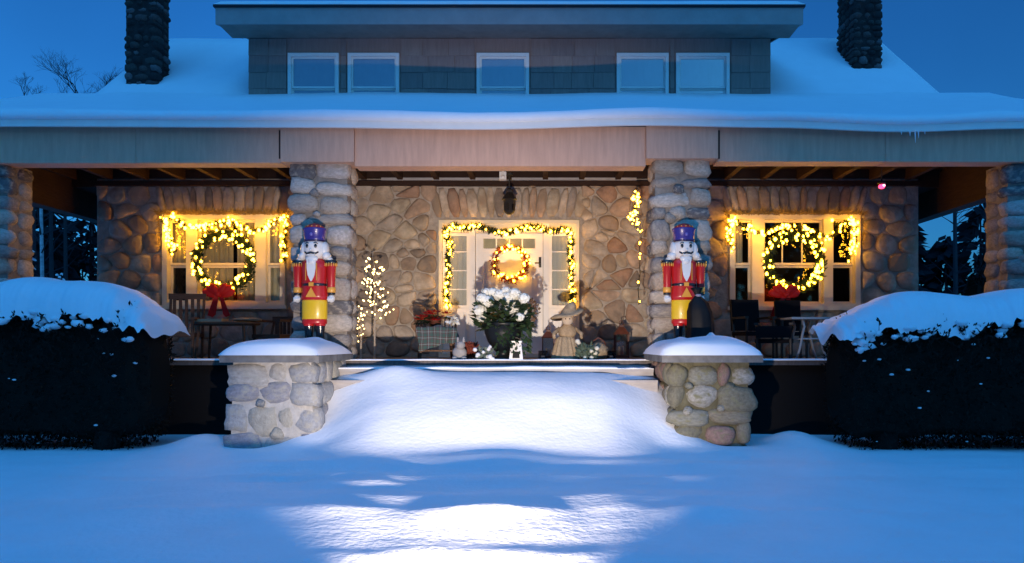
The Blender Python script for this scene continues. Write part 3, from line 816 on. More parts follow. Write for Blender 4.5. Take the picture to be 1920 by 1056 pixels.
snow_cap(1.38, 2.585, -1.68, -.12, PZ + .087, .215, 'snow cap with small peaks on the mossy right pier', 5.0, [(2.18, -.75, .07, .06), (1.80, -.7, .03, .08)])

# ------------------------------------------------------------------ hedges
def hedge(x0, x1, y0, y1, z0, topf, label, seed):
    r = random.Random(seed)
    t = thing('hedge', label, 'hedge', ((x0 + x1) / 2, (y0 + y1) / 2, 0), 0, 'clipped hedges before the porch')
    b = wpos(t)
    core = MB(); nx, nth = 40, 16; vs = []; fs = []
    ym, yh = (y0 + y1) / 2, (y1 - y0) / 2
    def surf(u, a):
        x = lerp(x0, x1, u); zt = topf(x) ; zm, zh = (z0 + zt) / 2, (zt - z0) / 2
        e = 1 - max(0, (abs(u * 2 - 1) - .90) / .10) ** 2 * .45
        ca, sa_ = math.cos(a), math.sin(a)
        q = (abs(ca) ** 5 + abs(sa_) ** 5) ** (-1 / 5) * e
        n = 1 + .10 * nz(x * 1.6 + seed, a * 1.3, 2) + .05 * nz(x * 4 + seed, a * 3.3)
        return Vector((x, ym + yh * ca * q * n, zm + zh * sa_ * q * n))
    for i in range(nx + 1):
        for j in range(nth):
            p = surf(i / nx, 2 * math.pi * j / nth); c = Vector((p.x, ym, (z0 + topf(p.x)) / 2)); vs.append(c + (p - c) * .86)
    for i in range(nx):
        for j in range(nth): fs.append((i*nth+j, i*nth+(j+1)%nth, (i+1)*nth+(j+1)%nth, (i+1)*nth+j))
    fs.append(tuple(range(nth))); fs.append(tuple(range(nx*nth, (nx+1)*nth))[::-1])
    core.add(vs, fs)
    for _ in range(15000):
        u = r.random(); a = r.uniform(0, 2 * math.pi); p = surf(u, a)
        c = Vector((p.x, ym, (z0 + topf(p.x)) / 2)); out = (p - c).normalized()
        if u < .06: out.x -= .6
        if u > .94: out.x += .6
        p = c + (p - c) * r.uniform(.82, 1.05)
        d = (out + Vector((r.uniform(-1, 1), r.uniform(-1, 1), r.uniform(-.6, 1))) * .9)
        L = r.uniform(.03, .075)
        core.leaf(p, d, Vector((r.uniform(-1,1), r.uniform(-1,1), r.uniform(-1,1))), L, L * .42)
    for _ in range(230):
        u = r.random(); a = r.uniform(2.45, 3.10) ; p = surf(u, a) + Vector((0, r.uniform(-.11, 0), r.uniform(-.05, .05))); d = Vector((r.uniform(-.6, .6), r.uniform(-.6, .2), r.uniform(.2, .8))).normalized()
        core.tube([p, p + d * r.uniform(.05, .12)], .004, 3, .002)
        for k in range(5): core.leaf(p + d * r.uniform(.03, .14), d + Vector((r.uniform(-1,1), r.uniform(-1,1), .3)), Vector((0,-1,r.uniform(-1,1))), .05, .022)
    core.build('foliage', LEAF_HEDGE, t, world=True)
    k = max(2, int((x1 - x0) / 1.25))
    for i in range(k):
        xx = lerp(x0 + .45, x1 - .5, i / (k - 1)) + r.uniform(-.1, .1)
        m = MB(); m.tube([(xx, ym - .2, -.15), (xx + .03, ym - .22, .2), (xx - .02, ym, .6)], .17, 8, .10); m.build('trunk', BARK, t, world=True)
    return t, surf
def hl_top(x): return 1.70 + .07 * nz(x * .9, 3.3)
def hr_top(x): return 1.58 + .06 * nz(x * .9, 8.3) + .07 * sstep(4.5, 6.5, x)
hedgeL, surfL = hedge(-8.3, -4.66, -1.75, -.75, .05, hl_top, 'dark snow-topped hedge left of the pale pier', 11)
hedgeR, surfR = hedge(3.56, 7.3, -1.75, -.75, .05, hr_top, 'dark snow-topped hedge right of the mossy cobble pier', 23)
def hedge_snow(x0, x1, y0, y1, topf, h, label, seed, surf):
    m = MB(); nx, ny = 190, 26; vs = []; fs = []
    for j in range(ny + 1):
        for i in range(nx + 1):
            u, v = i / nx * 2 - 1, j / ny * 2 - 1
            e = max(0, (1 - abs(u) ** 5)) ** .5 * max(0, (1 - abs(v) ** 3)) ** .5
            x, y = lerp(x0, x1, i / nx), lerp(y0, y1, j / ny)
            edge = (1 - e)
            zz = topf(x) - .06 * edge - .13 * edge * (1 + 1.0 * nz(x * 2.1, y * 2, seed) + .9 * nz(x * 6.3, y * 3, seed) + .5 * nz(x * 19, y * 3, seed)) + h * e * (1 + .30 * nz(x * .8 + seed, y * .7) + .06 * nz(x * 3 + seed, y * 3))
            yy = y + (-.05 if v < 0 else .03) * edge * nz(x * 4, seed)
            vs.append((x, yy, zz))
    for j in range(ny):
        for i in range(nx): fs.append((j*(nx+1)+i, j*(nx+1)+i+1, (j+1)*(nx+1)+i+1, (j+1)*(nx+1)+i))
    m.add(vs, fs)
    r = random.Random(seed)
    for _ in range(20):
        p = surf(r.random(), r.uniform(math.pi * 1.0, math.pi * 1.42)) if r.random() < .45 else surf(r.random(), r.uniform(math.pi * .82, math.pi * 1.02))
        p = p + Vector((0, -.02, 0)); s = r.uniform(.006, .020)
        m.blob(p, (s * 1.5, s, s * .7), 7, 4, .3, r.random() * 9)
    for _ in range(70):
        x = r.uniform(x0 + .1, x1 - .05); s = r.uniform(.02, .055)
        m.blob((x, y0 + r.uniform(-.01, .06), topf(x) - .16 + r.uniform(-.16, .05)), (s * r.uniform(1, 1.8), s, s * .8), 7, 5, .5, r.random() * 9)
    o = m.build('hedge_snow', SNOW, None, smooth=True)
    return tag(o, label, 'snow', 'snow lying on the hedges', 'stuff')
hedge_snow(-8.4, -4.55, -1.80, -.7, lambda x: hl_top(x) - .02 - .10 * sstep(-5.1, -4.55, x) + .07 * math.exp(-((x + 6.15) / .35) ** 2) + .08 * math.exp(-((x + 5.3) / .45) ** 2), .27, 'billowing snow heaped on top of the hedge by the pale pier', 3, surfL)
hedge_snow(3.45, 7.4, -1.80, -.7, lambda x: hr_top(x) - .02 - .07 * (1 - sstep(3.45, 4.2, x)) + .07 * math.exp(-((x - 4.4) / .45) ** 2) + .09 * sstep(5.1, 5.8, x), .24, 'billowing snow heaped on top of the hedge by the cobble pier', 9, surfR)

# ------------------------------------------------------------------ floodlight in the snow
fp = Vector(FLOOD['pos'])
fl_t = thing('floodlight', 'small black floodlight staked in the snow facing the porch', 'floodlight', (fp.x, fp.y - .08, ground_h(fp.x, fp.y - .08)))
m = MB(); m.tube([(fp.x, fp.y - .08, -.15), (fp.x, fp.y - .08, fp.z - .06)], .012, 6); m.build('stake', IRON, fl_t, world=True)
m = MB(); m.box(fp.x - .11, fp.x + .11, fp.y - .12, fp.y - .045, fp.z - .075, fp.z + .075); m.build('housing', BLACK_PL, fl_t, world=True)
m = MB(); m.box(fp.x - .10, fp.x + .10, fp.y - .044, fp.y - .038, fp.z - .065, fp.z + .065); m.build('lens', mat('flood lens', (.9,.9,.9), .2, emit=(1,.95,.92), estr=8), fl_t, world=True)
ld = bpy.data.lights.new('flood_lamp', 'SPOT'); ld.energy = FLOOD['power']; ld.spot_size = R(FLOOD['cone']); ld.spot_blend = FLOOD['blend']
ld.shadow_soft_size = .045; ld.color = FLOOD['color']
lo = bpy.data.objects.new('flood_lamp', ld); COL.objects.link(lo); lo.location = fp
lo.rotation_euler = (Vector(FLOOD['aim']) - fp).to_track_quat('-Z', 'Y').to_euler()

# ------------------------------------------------------------------ light strings, wreaths, garlands
bulb_me = MB().blob((0, 0, 0), (1, 1, 1.15), 6, 4).mesh('bulb', BULB, True)
bulbw_me = MB().blob((0, 0, 0), (1, 1, 1.15), 6, 4).mesh('bulb', BULB_W, True)
def put_bulb(parent, p, r, me=None):
    o = link('bulb', me or bulb_me, parent, Vector(p) - wpos(parent)); o.scale = (r, r, r); return o
def resample(pts, n):
    pts = [Vector(p) for p in pts]; L = [0]
    for a, b in zip(pts, pts[1:]): L.append(L[-1] + (b - a).length)
    out = []
    for i in range(n):
        s = L[-1] * i / (n - 1); k = 0
        while k < len(L) - 2 and L[k + 1] < s: k += 1
        t = (s - L[k]) / max(1e-9, L[k + 1] - L[k]); out.append(pts[k].lerp(pts[k + 1], t))
    return out, L[-1]
def garland(name, label, cat, paths, nb, spread, rb, leafm, leaves, leafL=.07, group=None, bulbm=None, base=None, drop=0.0):
    base = base or Vector(paths[0][0])
    t = thing(name, label, cat, base, 0, group)
    g = MB(); wv = MB(); total = sum(resample(p, 20)[1] for p in paths)
    for P in paths:
        pts, L = resample(P, max(8, int(sum((Vector(a)-Vector(b)).length for a, b in zip(P, P[1:])) / .05)))
        pts = [p + Vector((rng.uniform(-.012, .012), rng.uniform(-.01, .01), rng.uniform(-.012, .012))) for p in pts]
        wv.tube(pts, .006, 4)
        for _ in range(int(leaves * L)):
            i = rng.randrange(len(pts) - 1); p = pts[i].lerp(pts[i + 1], rng.random())
            clump = .5 + .5 * nz(p.x * 5, p.z * 5, 3)
            d = rnd_dir(); d.y = -abs(d.y) * .6
            if rng.random() > .25 + clump: continue
            g.leaf(p, d, rnd_dir(), leafL * rng.uniform(.6, 1.3), leafL * .36)
        for _ in range(round(nb * L / total)):
            i = rng.randrange(len(pts) - 1); p = pts[i].lerp(pts[i + 1], rng.random())
            d = rnd_dir(); p = p + Vector((d.x, -abs(d.y) * .5 - .25, d.z)) * spread * rng.random() ** .6
            put_bulb(t, p, rb * rng.choice((.6, .8, .9, 1, 1.1, 1.3)), bulbm)
    wv.build('wire', IRON, t, world=True); 
    if g.f: g.build('foliage', leafm, t, world=True)
    return t
GY = WY - .13
def path(pts, y=GY): return [W(a, b, y) for a, b in pts]
garland('window_garland', 'lit garland draped along the top of the window left of the pale pier', 'garland',
        [path([(322, 475), (318, 450), (313, 425), (308, 408), (330, 412), (352, 425), (378, 428), (400, 420), (425, 414), (450, 422), (472, 434), (495, 430), (515, 418), (534, 405), (537, 430), (534, 460), (533, 492)]),
         path([(308, 412), (318, 440), (330, 472)])], 150, .085, .021, PINE_O, 420, .06, 'lit window garlands')
garland('window_garland', 'lit garland bunched along the top of the window beside the red lamp', 'garland',
        [path([(1373, 465), (1370, 440), (1366, 418), (1372, 412), (1395, 425), (1420, 438), (1445, 432), (1465, 425), (1490, 424), (1515, 430), (1540, 442), (1560, 446), (1575, 425), (1598, 412), (1602, 440), (1598, 470), (1588, 485)]),
         path([(1565, 420), (1600, 415), (1606, 440), (1597, 465)])], 155, .085, .021, PINE_O, 420, .06, 'lit window garlands')
# dry straw laid along the window heads
def straw_head(o, label):
    x0, x1, _, z1 = o
    t = thing('straw_garland', label, 'straw garland', ((x0 + x1) / 2, WY - .08, z1), 0, 'straw along the window heads')
    g = MB()
    for _ in range(520):
        x = rng.uniform(x0 - .08, x1 + .06); p = Vector((x, WY - rng.uniform(.05, .12), z1 + rng.uniform(-.03, .02)))
        d = Vector((rng.uniform(-1, 1), rng.uniform(-.5, .3), rng.uniform(.1, .9))).normalized()
        g.tri(p, d, d.cross(Vector((0, 1, 0))).normalized() if abs(d.y) < .95 else Vector((1, 0, 0)), rng.uniform(.06, .15), .014)
    for _ in range(140):
        z = rng.uniform(z1 - .55, z1); 
        p = Vector((x0 - .03 if rng.random() < .5 else x1 + .03, WY - rng.uniform(.05, .1), z)); d = Vector((rng.uniform(-.6, .6), -.3, rng.uniform(-1, .3))).normalized()
        g.tri(p, d, d.cross(Vector((0, 1, 0))).normalized(), rng.uniform(.05, .11), .012)
    g.build('straw', mat('dry straw', (.30,.20,.07), .8, .2), t, world=True)
straw_head(WINL, 'dry straw bunched over the head of the window left of the pale pier')
straw_head(WINR, 'dry straw bunched over the head of the window beside the red lamp')
garland('door_garland', 'green leafy light garland framing the white front door', 'garland',
        [path([(840, 576), (836, 545), (842, 515), (838, 490), (846, 465), (838, 440), (836, 430), (852, 424), (872, 428), (892, 424), (912, 430), (932, 436), (952, 437), (972, 433), (985, 427), (1003, 425), (1022, 432), (1040, 436), (1052, 430), (1066, 432), (1072, 450), (1068, 475), (1073, 500), (1070, 525), (1074, 550), (1072, 572)])],
        165, .055, .0175, mat('ivy leaf', (.035,.05,.012), .6, .3), 560, .075)

def wreath(name, label, cx, cy, y, rpx, nb, rb, leafm, leaves, thick, leafL, bow=None, bulbm=None, leafm2=None, group=None):
    c = W(cx, cy, y); r = rpx * (DIST + y) / F
    t = thing(name, label, 'wreath', c, 0, group)
    wv = MB(); wv.tube([c + Vector((math.cos(a) * r, 0, math.sin(a) * r)) for a in [2 * math.pi * i / 40 for i in range(41)]], .018, 5); wv.build('ring', IRON, t, world=True)
    g = MB(); g2 = MB()
    for i in range(leaves):
        a = rng.uniform(0, 2 * math.pi); q = thick * math.sqrt(rng.random()); b = rng.uniform(0, 2 * math.pi)
        rad = Vector((math.cos(a), 0, math.sin(a))); tan = Vector((-math.sin(a), 0, math.cos(a)))
        p = c + rad * (r + q * math.cos(b)) + Vector((0, -abs(q * math.sin(b)) * .8, 0))
        d = tan * .7 + rad * rng.uniform(-.9, .9) + Vector((0, rng.uniform(-.8, .1), 0)) + rnd_dir() * .3
        (g2 if leafm2 and rng.random() < .4 else g).leaf(p, d, rnd_dir(), leafL * rng.uniform(.6, 1.3), leafL * .3)
    g.build('foliage', leafm, t, world=True)
    if leafm2: g2.build('dried_leaf_spray', leafm2, t, world=True)
    for i in range(nb):
        a = rng.uniform(0, 2 * math.pi) if i % 3 else 2 * math.pi * i / nb; rr = r + thick * rng.uniform(-1.15, 1.15)
        put_bulb(t, c + Vector((math.cos(a) * rr, -thick * rng.uniform(.35, .9) - .015, math.sin(a) * rr)), rb * rng.choice((.65, .85, 1, 1.1, 1.25)), bulbm)
    if bow:
        bx, bz, bs = bow[:3]; o = W(bx, bz, y - .14); m = MB()
        for sgn in (-1, 1):
            for k in range(3):
                a = (.25 + .35 * k) ; L = bs * (1 - .12 * k)
                m.blob(o + Vector((sgn * L * .45 * math.cos(a), -.02 * k, L * .45 * math.sin(a) * (1 if k else .6))), (L * .5, .035, L * .24), 9, 6, .25, k, Matrix.Rotation(-sgn * a, 3, 'Y'))
            m.add([o + Vector((0, -.01, 0)), o + Vector((sgn * bs * .22, -.03, -.02)), o + Vector((sgn * bs * .62, -.02, -bs * 1.15)), o + Vector((sgn * bs * .36, 0, -bs * 1.25)), o + Vector((sgn * bs * .2, .01, -bs * 1.1))], [(0, 1, 2, 3, 4)])
        m.blob(o + Vector((0, -.04, 0)), bs * .18, 8, 6)
        if len(bow) > 3:
            for k, (ax, az, wd) in enumerate(((-.22, -.42, .06), (-.13, -.30, .055))):
                P0 = o + Vector((-.02, -.03 - .01 * k, -.02)); P1 = o + Vector((ax * .7, -.05 - .01 * k, az * .45)); P2 = o + Vector((ax, -.02 - .01 * k, az)); h_ = Vector((wd, 0, wd * .25))
                m.add([P0 - h_ * .6, P0 + h_ * .6, P1 + h_, P1 - h_, P2 + h_ * .9, P2 - h_ * .8], [(0, 1, 2, 3), (3, 2, 4, 5)])
        m.build('bow', RED_BOW, t, smooth=True, world=True)
    return t
wreath('wreath', 'large lit evergreen wreath with red bow in the window left of the pale pier', 421, 491, WY - .15, 51, 78, .022, PINE, 2300, .082, .08, (411, 552, .31), group='big window wreaths')
wreath('wreath', 'large lit evergreen wreath with trailing red bow in the window beside the red lamp', 1488, 491, WY - .15, 50, 90, .022, PINE, 2300, .082, .08, (1472, 553, .30, True), group='big window wreaths')
wreath('door_wreath', 'small brown and gold wreath hung on the white front door', 957, 495, WY + .02, 30, 46, .017, mat('russet leaf', (.16,.05,.02), .7, .2), 620, .055, .07, None, None, mat('berry red leaf', (.30,.03,.015), .6, .3))

# hanging cluster of lights by the mossy-pier column
cl_t = garland('light_cluster', 'bright bunch of warm fairy lights hanging beside the column above the mossy pier', 'light string',
    [path([(1197, 362), (1186, 375), (1193, 392), (1180, 405), (1188, 418), (1196, 430)], 1.6), path([(1188, 365), (1200, 380), (1188, 398), (1196, 415)], 1.6)], 36, .06, .017, PINE_O, 120, .05)
garland('light_string', 'sparse string of fairy lights hanging low beside the column above the mossy pier', 'light string',
    [path([(1202, 430), (1200, 470), (1199, 520), (1196, 555), (1200, 572)], 1.4)], 9, .03, .012, PINE_O, 40, .04)

# lit twig trees
def twig_tree(label, x, y, z0, h, rad, nb, rb, seed, crown0=.36):
    r = random.Random(seed)
    t = thing('twig_tree', label, 'lighted tree', (x, y, z0), 0, 'lighted twig trees by the pale-pier column')
    m = MB(); m.tube([(x, y, z0), (x + .01, y, z0 + h * .5), (x, y, z0 + h * .93)], .016, 6, .006); m.build('trunk', mat('white twig', (.42,.36,.30), .7, .2), t, world=True)
    br = MB(); tips = []
    for i in range(34):
        z = z0 + h * lerp(crown0, .95, i / 33); a = i * 2.4; L = rad * (1.05 - .65 * (i / 33) ** 1.3) * r.uniform(.75, 1.1)
        p = Vector((x, y, z)); d = Vector((math.cos(a), math.sin(a), r.uniform(.25, .8))).normalized()
        q = p + d * L; br.tube([p, p + d * L * .55 + Vector((0, 0, .02)), q], .005, 4, .002); tips.append((p, q))
        for k in range(2):
            s = p.lerp(q, r.uniform(.4, .8)); e = s + (d + Vector((r.uniform(-1,1), r.uniform(-1,1), r.uniform(-.4,.8))) * .8).normalized() * L * .45
            br.tube([s, e], .003, 3, .0015); tips.append((s, e))
    br.build('branch_spray', mat('brown twig', (.20,.13,.08), .7, .2), t, world=True)
    for i in range(nb):
        a, b = r.choice(tips); put_bulb(t, a.lerp(b, r.uniform(.35, 1.05)), rb * r.uniform(.75, 1.2), bulbw_me)
    return t
tx = XW(702, 1.2)
twig_tree('tall warm-lit twig tree between the pale-pier column and the door', tx, 1.2, FLOOR, ZW(482, 1.2) - FLOOR, .30, 120, .0125, 5)
twig_tree('short sparsely lit twig tree tucked against the pale-pier column', XW(676, .9), .9, FLOOR, .70, .12, 20, .010, 8, .3)

# ------------------------------------------------------------------ nutcrackers
NC_RED = mat('glossy red plastic', (.46,.012,.012), .32, .5, coat=.3)
NC_BLUE = mat('glossy violet plastic', (.045,.030,.22), .32, .5, coat=.3)
NC_WHITE = mat('glossy white plastic', (.72,.70,.67), .35, .5, coat=.3)
NC_FACE = mat('pale face plastic', (.76,.71,.66), .38, .5)
NC_GOLD = mat('yellow plastic', (.74,.46,.015), .35, .5, coat=.3)
NC_ORANGE = mat('orange gold plastic', (.72,.33,.05), .35, .5)
NC_BLACK = mat('black gloss plastic', (.012,.011,.012), .25, .6, coat=.4)
def torus_band(mb, z0, z1, r, sx, sy, c=(0,0,0)): mb.lathe([(r*.97, z0), (r, z0 + (z1-z0)*.2), (r, z1 - (z1-z0)*.2), (r*.97, z1)], c, 20, sx, sy)
def nutcracker(label):
    t = thing('nutcracker', label, 'nutcracker figure', (0,0,0), 0, 'nutcrackers standing on the piers')
    Z = lambda py: (640 - py) / 138 + .13      # heights measured against the column courses
    m = MB(); m.lathe([(.145, Z(599)), (.172, Z(592)), (.172, Z(560)), (.165, Z(556))], k=24, sy=.72); m.build('breeches', NC_GOLD, t, True)
    m = MB(); torus_band(m, Z(602), Z(593), .17, 1.0, .72); m.build('hem', NC_RED, t, True)
    for s in (-1, 1):
        m = MB(); m.lathe([(.085, .0), (.085, .05), (.058, .10), (.055, .26), (.066, Z(604)), (.07, Z(600))], (s * .078, 0, 0), 14)
        m.blob((s * .08, -.06, .045), (.06, .12, .05), 10, 6); b = m.build('boot', NC_BLACK, t, True)
        c = MB(); c.lathe([(.071, Z(606)), (.074, Z(603)), (.071, Z(600))], (s * .078, 0, 0), 14); c.build('boot_cuff', NC_RED, b, True)
    m = MB(); m.lathe([(.178, Z(558)), (.182, Z(550)), (.165, Z(530)), (.168, Z(520)), (.182, Z(500)), (.178, Z(488)), (.12, Z(482)), (.06, Z(478))], k=28, sy=.70); coat = m.build('coat', NC_RED, t, True)
    m = MB(); torus_band(m, Z(532), Z(527), .170, 1.0, .72); m.build('belt', NC_BLACK, coat, True)
    m = MB(); m.box(-.032, .032, -.132, -.118, Z(533), Z(526)); m.build('buckle', NC_ORANGE, coat)
    m = MB(); m.prism([(-.072, Z(553)), (.072, Z(553)), (.0, Z(535))], 'y', -.137, -.112); m.build('gold_flap', NC_ORANGE, coat)
    m = MB()
    prof = [(.062, Z(484)), (.060, Z(500)), (.045, Z(513)), (.004, Z(524))]
    fr = []; 
    for wd, z in prof: fr += [(-wd, z), (wd, z)]
    vs = [(a, -.128 - .012 * (1 - abs(a) / .07) * (1 if z < Z(490) else .6), z) for a, z in fr] + [(a, -.09, z) for a, z in fr]
    fs = [(0,2,3,1), (2,4,5,3), (4,6,7,5), (0,8,10,2), (2,10,12,4), (4,12,14,6), (1,3,11,9), (3,5,13,11), (5,7,15,13)]
    m.add(vs, fs); m.build('shirt_front', NC_WHITE, coat)
    for s in (-1, 1):
        m = MB(); m.box(*(sorted((s * .07, s * .078))), -.132, -.118, Z(522), Z(490)); m.build('lapel_trim', NC_ORANGE, coat)
    for s in (-1, 1):
        m = MB(); m.lathe([(.04, Z(545)), (.05, Z(538)), (.056, Z(515)), (.066, Z(495)), (.055, Z(488)), (.02, Z(484))], (s * .232, -.005, 0), 14, 1, .95); arm = m.build('arm', NC_RED, t, True)
        m = MB(); m.lathe([(.05, Z(544)), (.058, Z(542)), (.056, Z(536)), (.05, Z(534))], (s * .234, -.005, 0), 14); m.build('cuff', NC_ORANGE, arm, True)
        m = MB(); m.lathe([(.045, Z(548)), (.052, Z(547)), (.052, Z(545)), (.045, Z(544))], (s * .234, -.005, 0), 14); m.build('cuff_band', NC_BLACK, arm, True)
        m = MB(); m.blob((s * .236, -.01, Z(555)), (.046, .045, .055), 12, 8)
        for k in range(4): m.tube([(s * .236 - .03 + .02 * k, -.05, Z(553)), (s * .236 - .03 + .02 * k, -.045, Z(561))], .011, 6, .009)
        m.tube([(s * .20, -.03, Z(552)), (s * .193, -.045, Z(558))], .012, 6, .009)
        m.build('glove', NC_WHITE, arm, True)
        m = MB(); m.lathe([(.062, Z(491)), (.082, Z(489)), (.078, Z(484.5)), (.03, Z(482.5))], (s * .222, 0, 0), 16, 1.15, .95); ep = m.build('epaulette', NC_BLACK, t, True)
        m = MB()
        for k in range(9):
            a = math.pi + math.pi * k / 8; m.tube([(s * .222 + .085 * math.cos(a), .07 * math.sin(a), Z(489)), (s * .222 + .084 * math.cos(a), .075 * math.sin(a), Z(495.5))], .011, 5, .007)
        m.build('fringe', NC_ORANGE, ep, True)
    # head, hair, face
    m = MB(); m.lathe([(.07, Z(484)), (.12, Z(478)), (.150, Z(468)), (.150, Z(456)), (.130, Z(448))], k=24, sy=.86); head = m.build('head', NC_FACE, t, True)
    m = MB()
    for s in (-1, 1):
        m.blob((s * .135, .01, Z(464)), (.058, .085, .115), 12, 8, .12, s); m.blob((s * .165, .0, Z(476)), (.062, .08, .06), 12, 8, .15, s + 3); m.blob((s * .20, .01, Z(482)), (.05, .06, .035), 10, 6, .1, s + 5)
    m.blob((0, .07, Z(466)), (.14, .08, .14), 12, 8); m.build('hair', NC_WHITE, t, True)
    m = MB(); m.blob((0, -.105, Z(482)), (.085, .035, .055), 12, 8, .1, 2); m.blob((0, -.12, Z(487)), (.05, .025, .04), 12, 8); m.build('beard', NC_WHITE, head, True)
    m = MB(); m.blob((0, -.138, Z(466)), (.016, .022, .02), 8, 6); m.build('nose', NC_FACE, head, True)
    for s in (-1, 1):
        m = MB(); m.blob((s * .058, -.122, Z(458.5)), (.021, .012, .027), 10, 6); m.build('eye', NC_BLACK, head, True)
        m = MB(); m.tube([(s * .035, -.128, Z(453.5)), (s * .06, -.122, Z(452)), (s * .085, -.108, Z(454))], .006, 5); m.build('eyebrow', NC_BLACK, head, True)
    m = MB(); m.tube([(-.092, -.108, Z(469.5)), (-.06, -.128, Z(473)), (-.02, -.140, Z(471.5)), (0, -.142, Z(470.8)), (.02, -.140, Z(471.5)), (.06, -.128, Z(473)), (.092, -.108, Z(469.5))], .012, 6); m.build('moustache', NC_BLACK, head, True)
    m = MB(); m.box(-.05, .05, -.142, -.12, Z(476.5), Z(474)); m.build('teeth', NC_WHITE, head)
    # hat
    m = MB(); m.lathe([(.130, Z(449)), (.142, Z(448)), (.140, Z(443)), (.150, Z(430)), (.162, Z(427)), (.160, Z(425)), (.145, Z(424))], k=26, sy=.85); hat = m.build('hat', NC_BLUE, t, True)
    m = MB(); m.lathe([(.145, Z(426)), (.125, Z(421)), (.075, Z(416.5)), (.02, Z(414.5))], k=22, sy=.85); m.build('hat_top', mat('dark red plastic', (.34,.02,.025), .45, .4), hat, True)
    m = MB(); torus_band(m, Z(449.5), Z(446.5), .146, 1.0, .86); m.build('hat_band', mat('dark hat band', (.02,.012,.06), .3, .5), hat, True)
    m = MB(); m.blob((0, -.128, Z(437)), (.022, .014, .026), 8, 6); m.build('hat_badge', mat('violet badge', (.16,.13,.42), .3, .5), hat, True)
    for s in range(5):
        a = -math.pi / 2 + (s - 2) * .5; m = MB(); m.blob((.118 * math.cos(a), .1 * math.sin(a), Z(421.5)), (.014, .012, .014), 6, 4); m.build('hat_bead', NC_ORANGE, hat, True)
    return t
nutL = nutcracker('red-coated nutcracker in violet hat on the pale pier, fully lit')
nutR = copy_tree(nutL); nutR['label'] = 'red-coated nutcracker on the cobble pier, half hidden behind a black bag'
NB = PZ + .086
nutL.location = (XW(590, -.27), -.27, NB); nutL.rotation_euler = (0, 0, R(-4))
nutR.location = (XW(1282, -.27), -.27, NB); nutR.rotation_euler = (0, 0, R(6))
# black bag in front of the right-hand figure
bx, by = XW(1309, -.52), -.52
bag = thing('black_bag', 'tied black plastic bag slumped beside the nutcracker on the cobble pier', 'bag', (bx, by, NB))
m = MB(); k = 22
prof = [(.10, 0), (.165, .03), (.178, .18), (.165, .36), (.150, .50), (.120, .60), (.062, .66), (.030, .69), (.045, .73), (.075, .78), (.03, .785)]
vs = []; fs = []
for i, (r_, z) in enumerate(prof):
    for j in range(k):
        a = 2 * math.pi * j / k; q = 1 + .10 * math.sin(j * 2.3 + z * 5) + .12 * nz(math.cos(a) * 2, math.sin(a) * 2, z * 5)
        vs.append((math.cos(a) * r_ * q + .03 * math.sin(z * 5), math.sin(a) * r_ * .75 * q, z))
for i in range(len(prof) - 1):
    for j in range(k): fs.append((i*k+j, i*k+(j+1)%k, (i+1)*k+(j+1)%k, (i+1)*k+j))
fs.append(tuple(range(k))[::-1]); fs.append(tuple(range((len(prof)-1)*k, len(prof)*k)))
m.add(vs, fs); m.build('sack', BLACK_PL, bag, True); bag.scale = (1.02, 1.0, 1.12)
m = MB(); m.lathe([(.036, .675), (.042, .69), (.036, .705)], k=12); m.build('tie', mat('grey tie', (.25,.23,.3), .5), bag, True)

# ------------------------------------------------------------------ porch things in front of the door
def lantern(name, label, x, y, h, wd, frame, group=None, glass=True, rz=0):
    t = thing(name, label, 'lantern', (x, y, FLOOR), rz, group); a = wd / 2
    m = MB(); m.box(-a, a, -a, a, 0, h * .07); m.build('base', frame, t)
    for sx in (-1, 1):
        for sy in (-1, 1):
            m = MB(); m.box(*sorted((sx * a * .96, sx * a * .78)), *sorted((sy * a * .96, sy * a * .78)), h * .072, h * .62); m.build('post', frame, t)
    m = MB(); m.add([(-a*1.1,-a*1.1,h*.62),(a*1.1,-a*1.1,h*.62),(a*1.1,a*1.1,h*.62),(-a*1.1,a*1.1,h*.62),(-a*.35,-a*.35,h*.82),(a*.35,-a*.35,h*.82),(a*.35,a*.35,h*.82),(-a*.35,a*.35,h*.82)],
                    [(0,3,2,1),(4,5,6,7),(0,1,5,4),(1,2,6,5),(2,3,7,6),(3,0,4,7)]); m.box(-a*.3, a*.3, -a*.3, a*.3, h*.822, h*.88); m.build('lantern_roof', frame, t)
    m = MB(); m.tube([(a*.3*math.cos(q), 0, h*.93 + h*.06*math.sin(q)) for q in [2*math.pi*i/12 for i in range(13)]], .007, 5); m.build('ring', frame, t)
    m = MB(); m.lathe([(a*.38, h*.075), (a*.38, h*.30), (a*.3, h*.31)], k=10); m.build('candle', NC_WHITE, t, True)
    for s in (-1, 1):
        m = MB(); m.box(-a*.77, a*.77, *sorted((s*a*.86, s*a*.88)), h*.075, h*.615); m.build('pane', GLASS, t)
    return t
BROWN_M = mat('rust brown metal', (.10,.030,.018), .5, .4, scale=12, amt=.3)
lantern('lantern', 'tall rust-brown lantern right of the front door', XW(1028, 1.6), 1.6, .52, .21, BROWN_M, 'rust-brown lanterns on the porch')
lantern('lantern', 'rust-brown lantern near the wall beside the mossy-pier column', XW(1165, 1.9), 1.9, .62, .24, BROWN_M, 'rust-brown lanterns on the porch')
wl = thing('white_lantern', 'small white tapered lantern with a dark window before the black urn', 'lantern', (XW(968, -.04), -.04, FLOOR))
m = MB(); a = .098; b_ = .068
m.add([(-a,-a,0),(a,-a,0),(a,a,0),(-a,a,0),(-b_,-b_,.25),(b_,-b_,.25),(b_,b_,.25),(-b_,b_,.25)], [(0,3,2,1),(4,5,6,7),(0,1,5,4),(1,2,6,5),(2,3,7,6),(3,0,4,7)]); m.box(-.078, .078, -.078, .078, .2505, .27); m.build('lantern_body', NC_WHITE, wl)
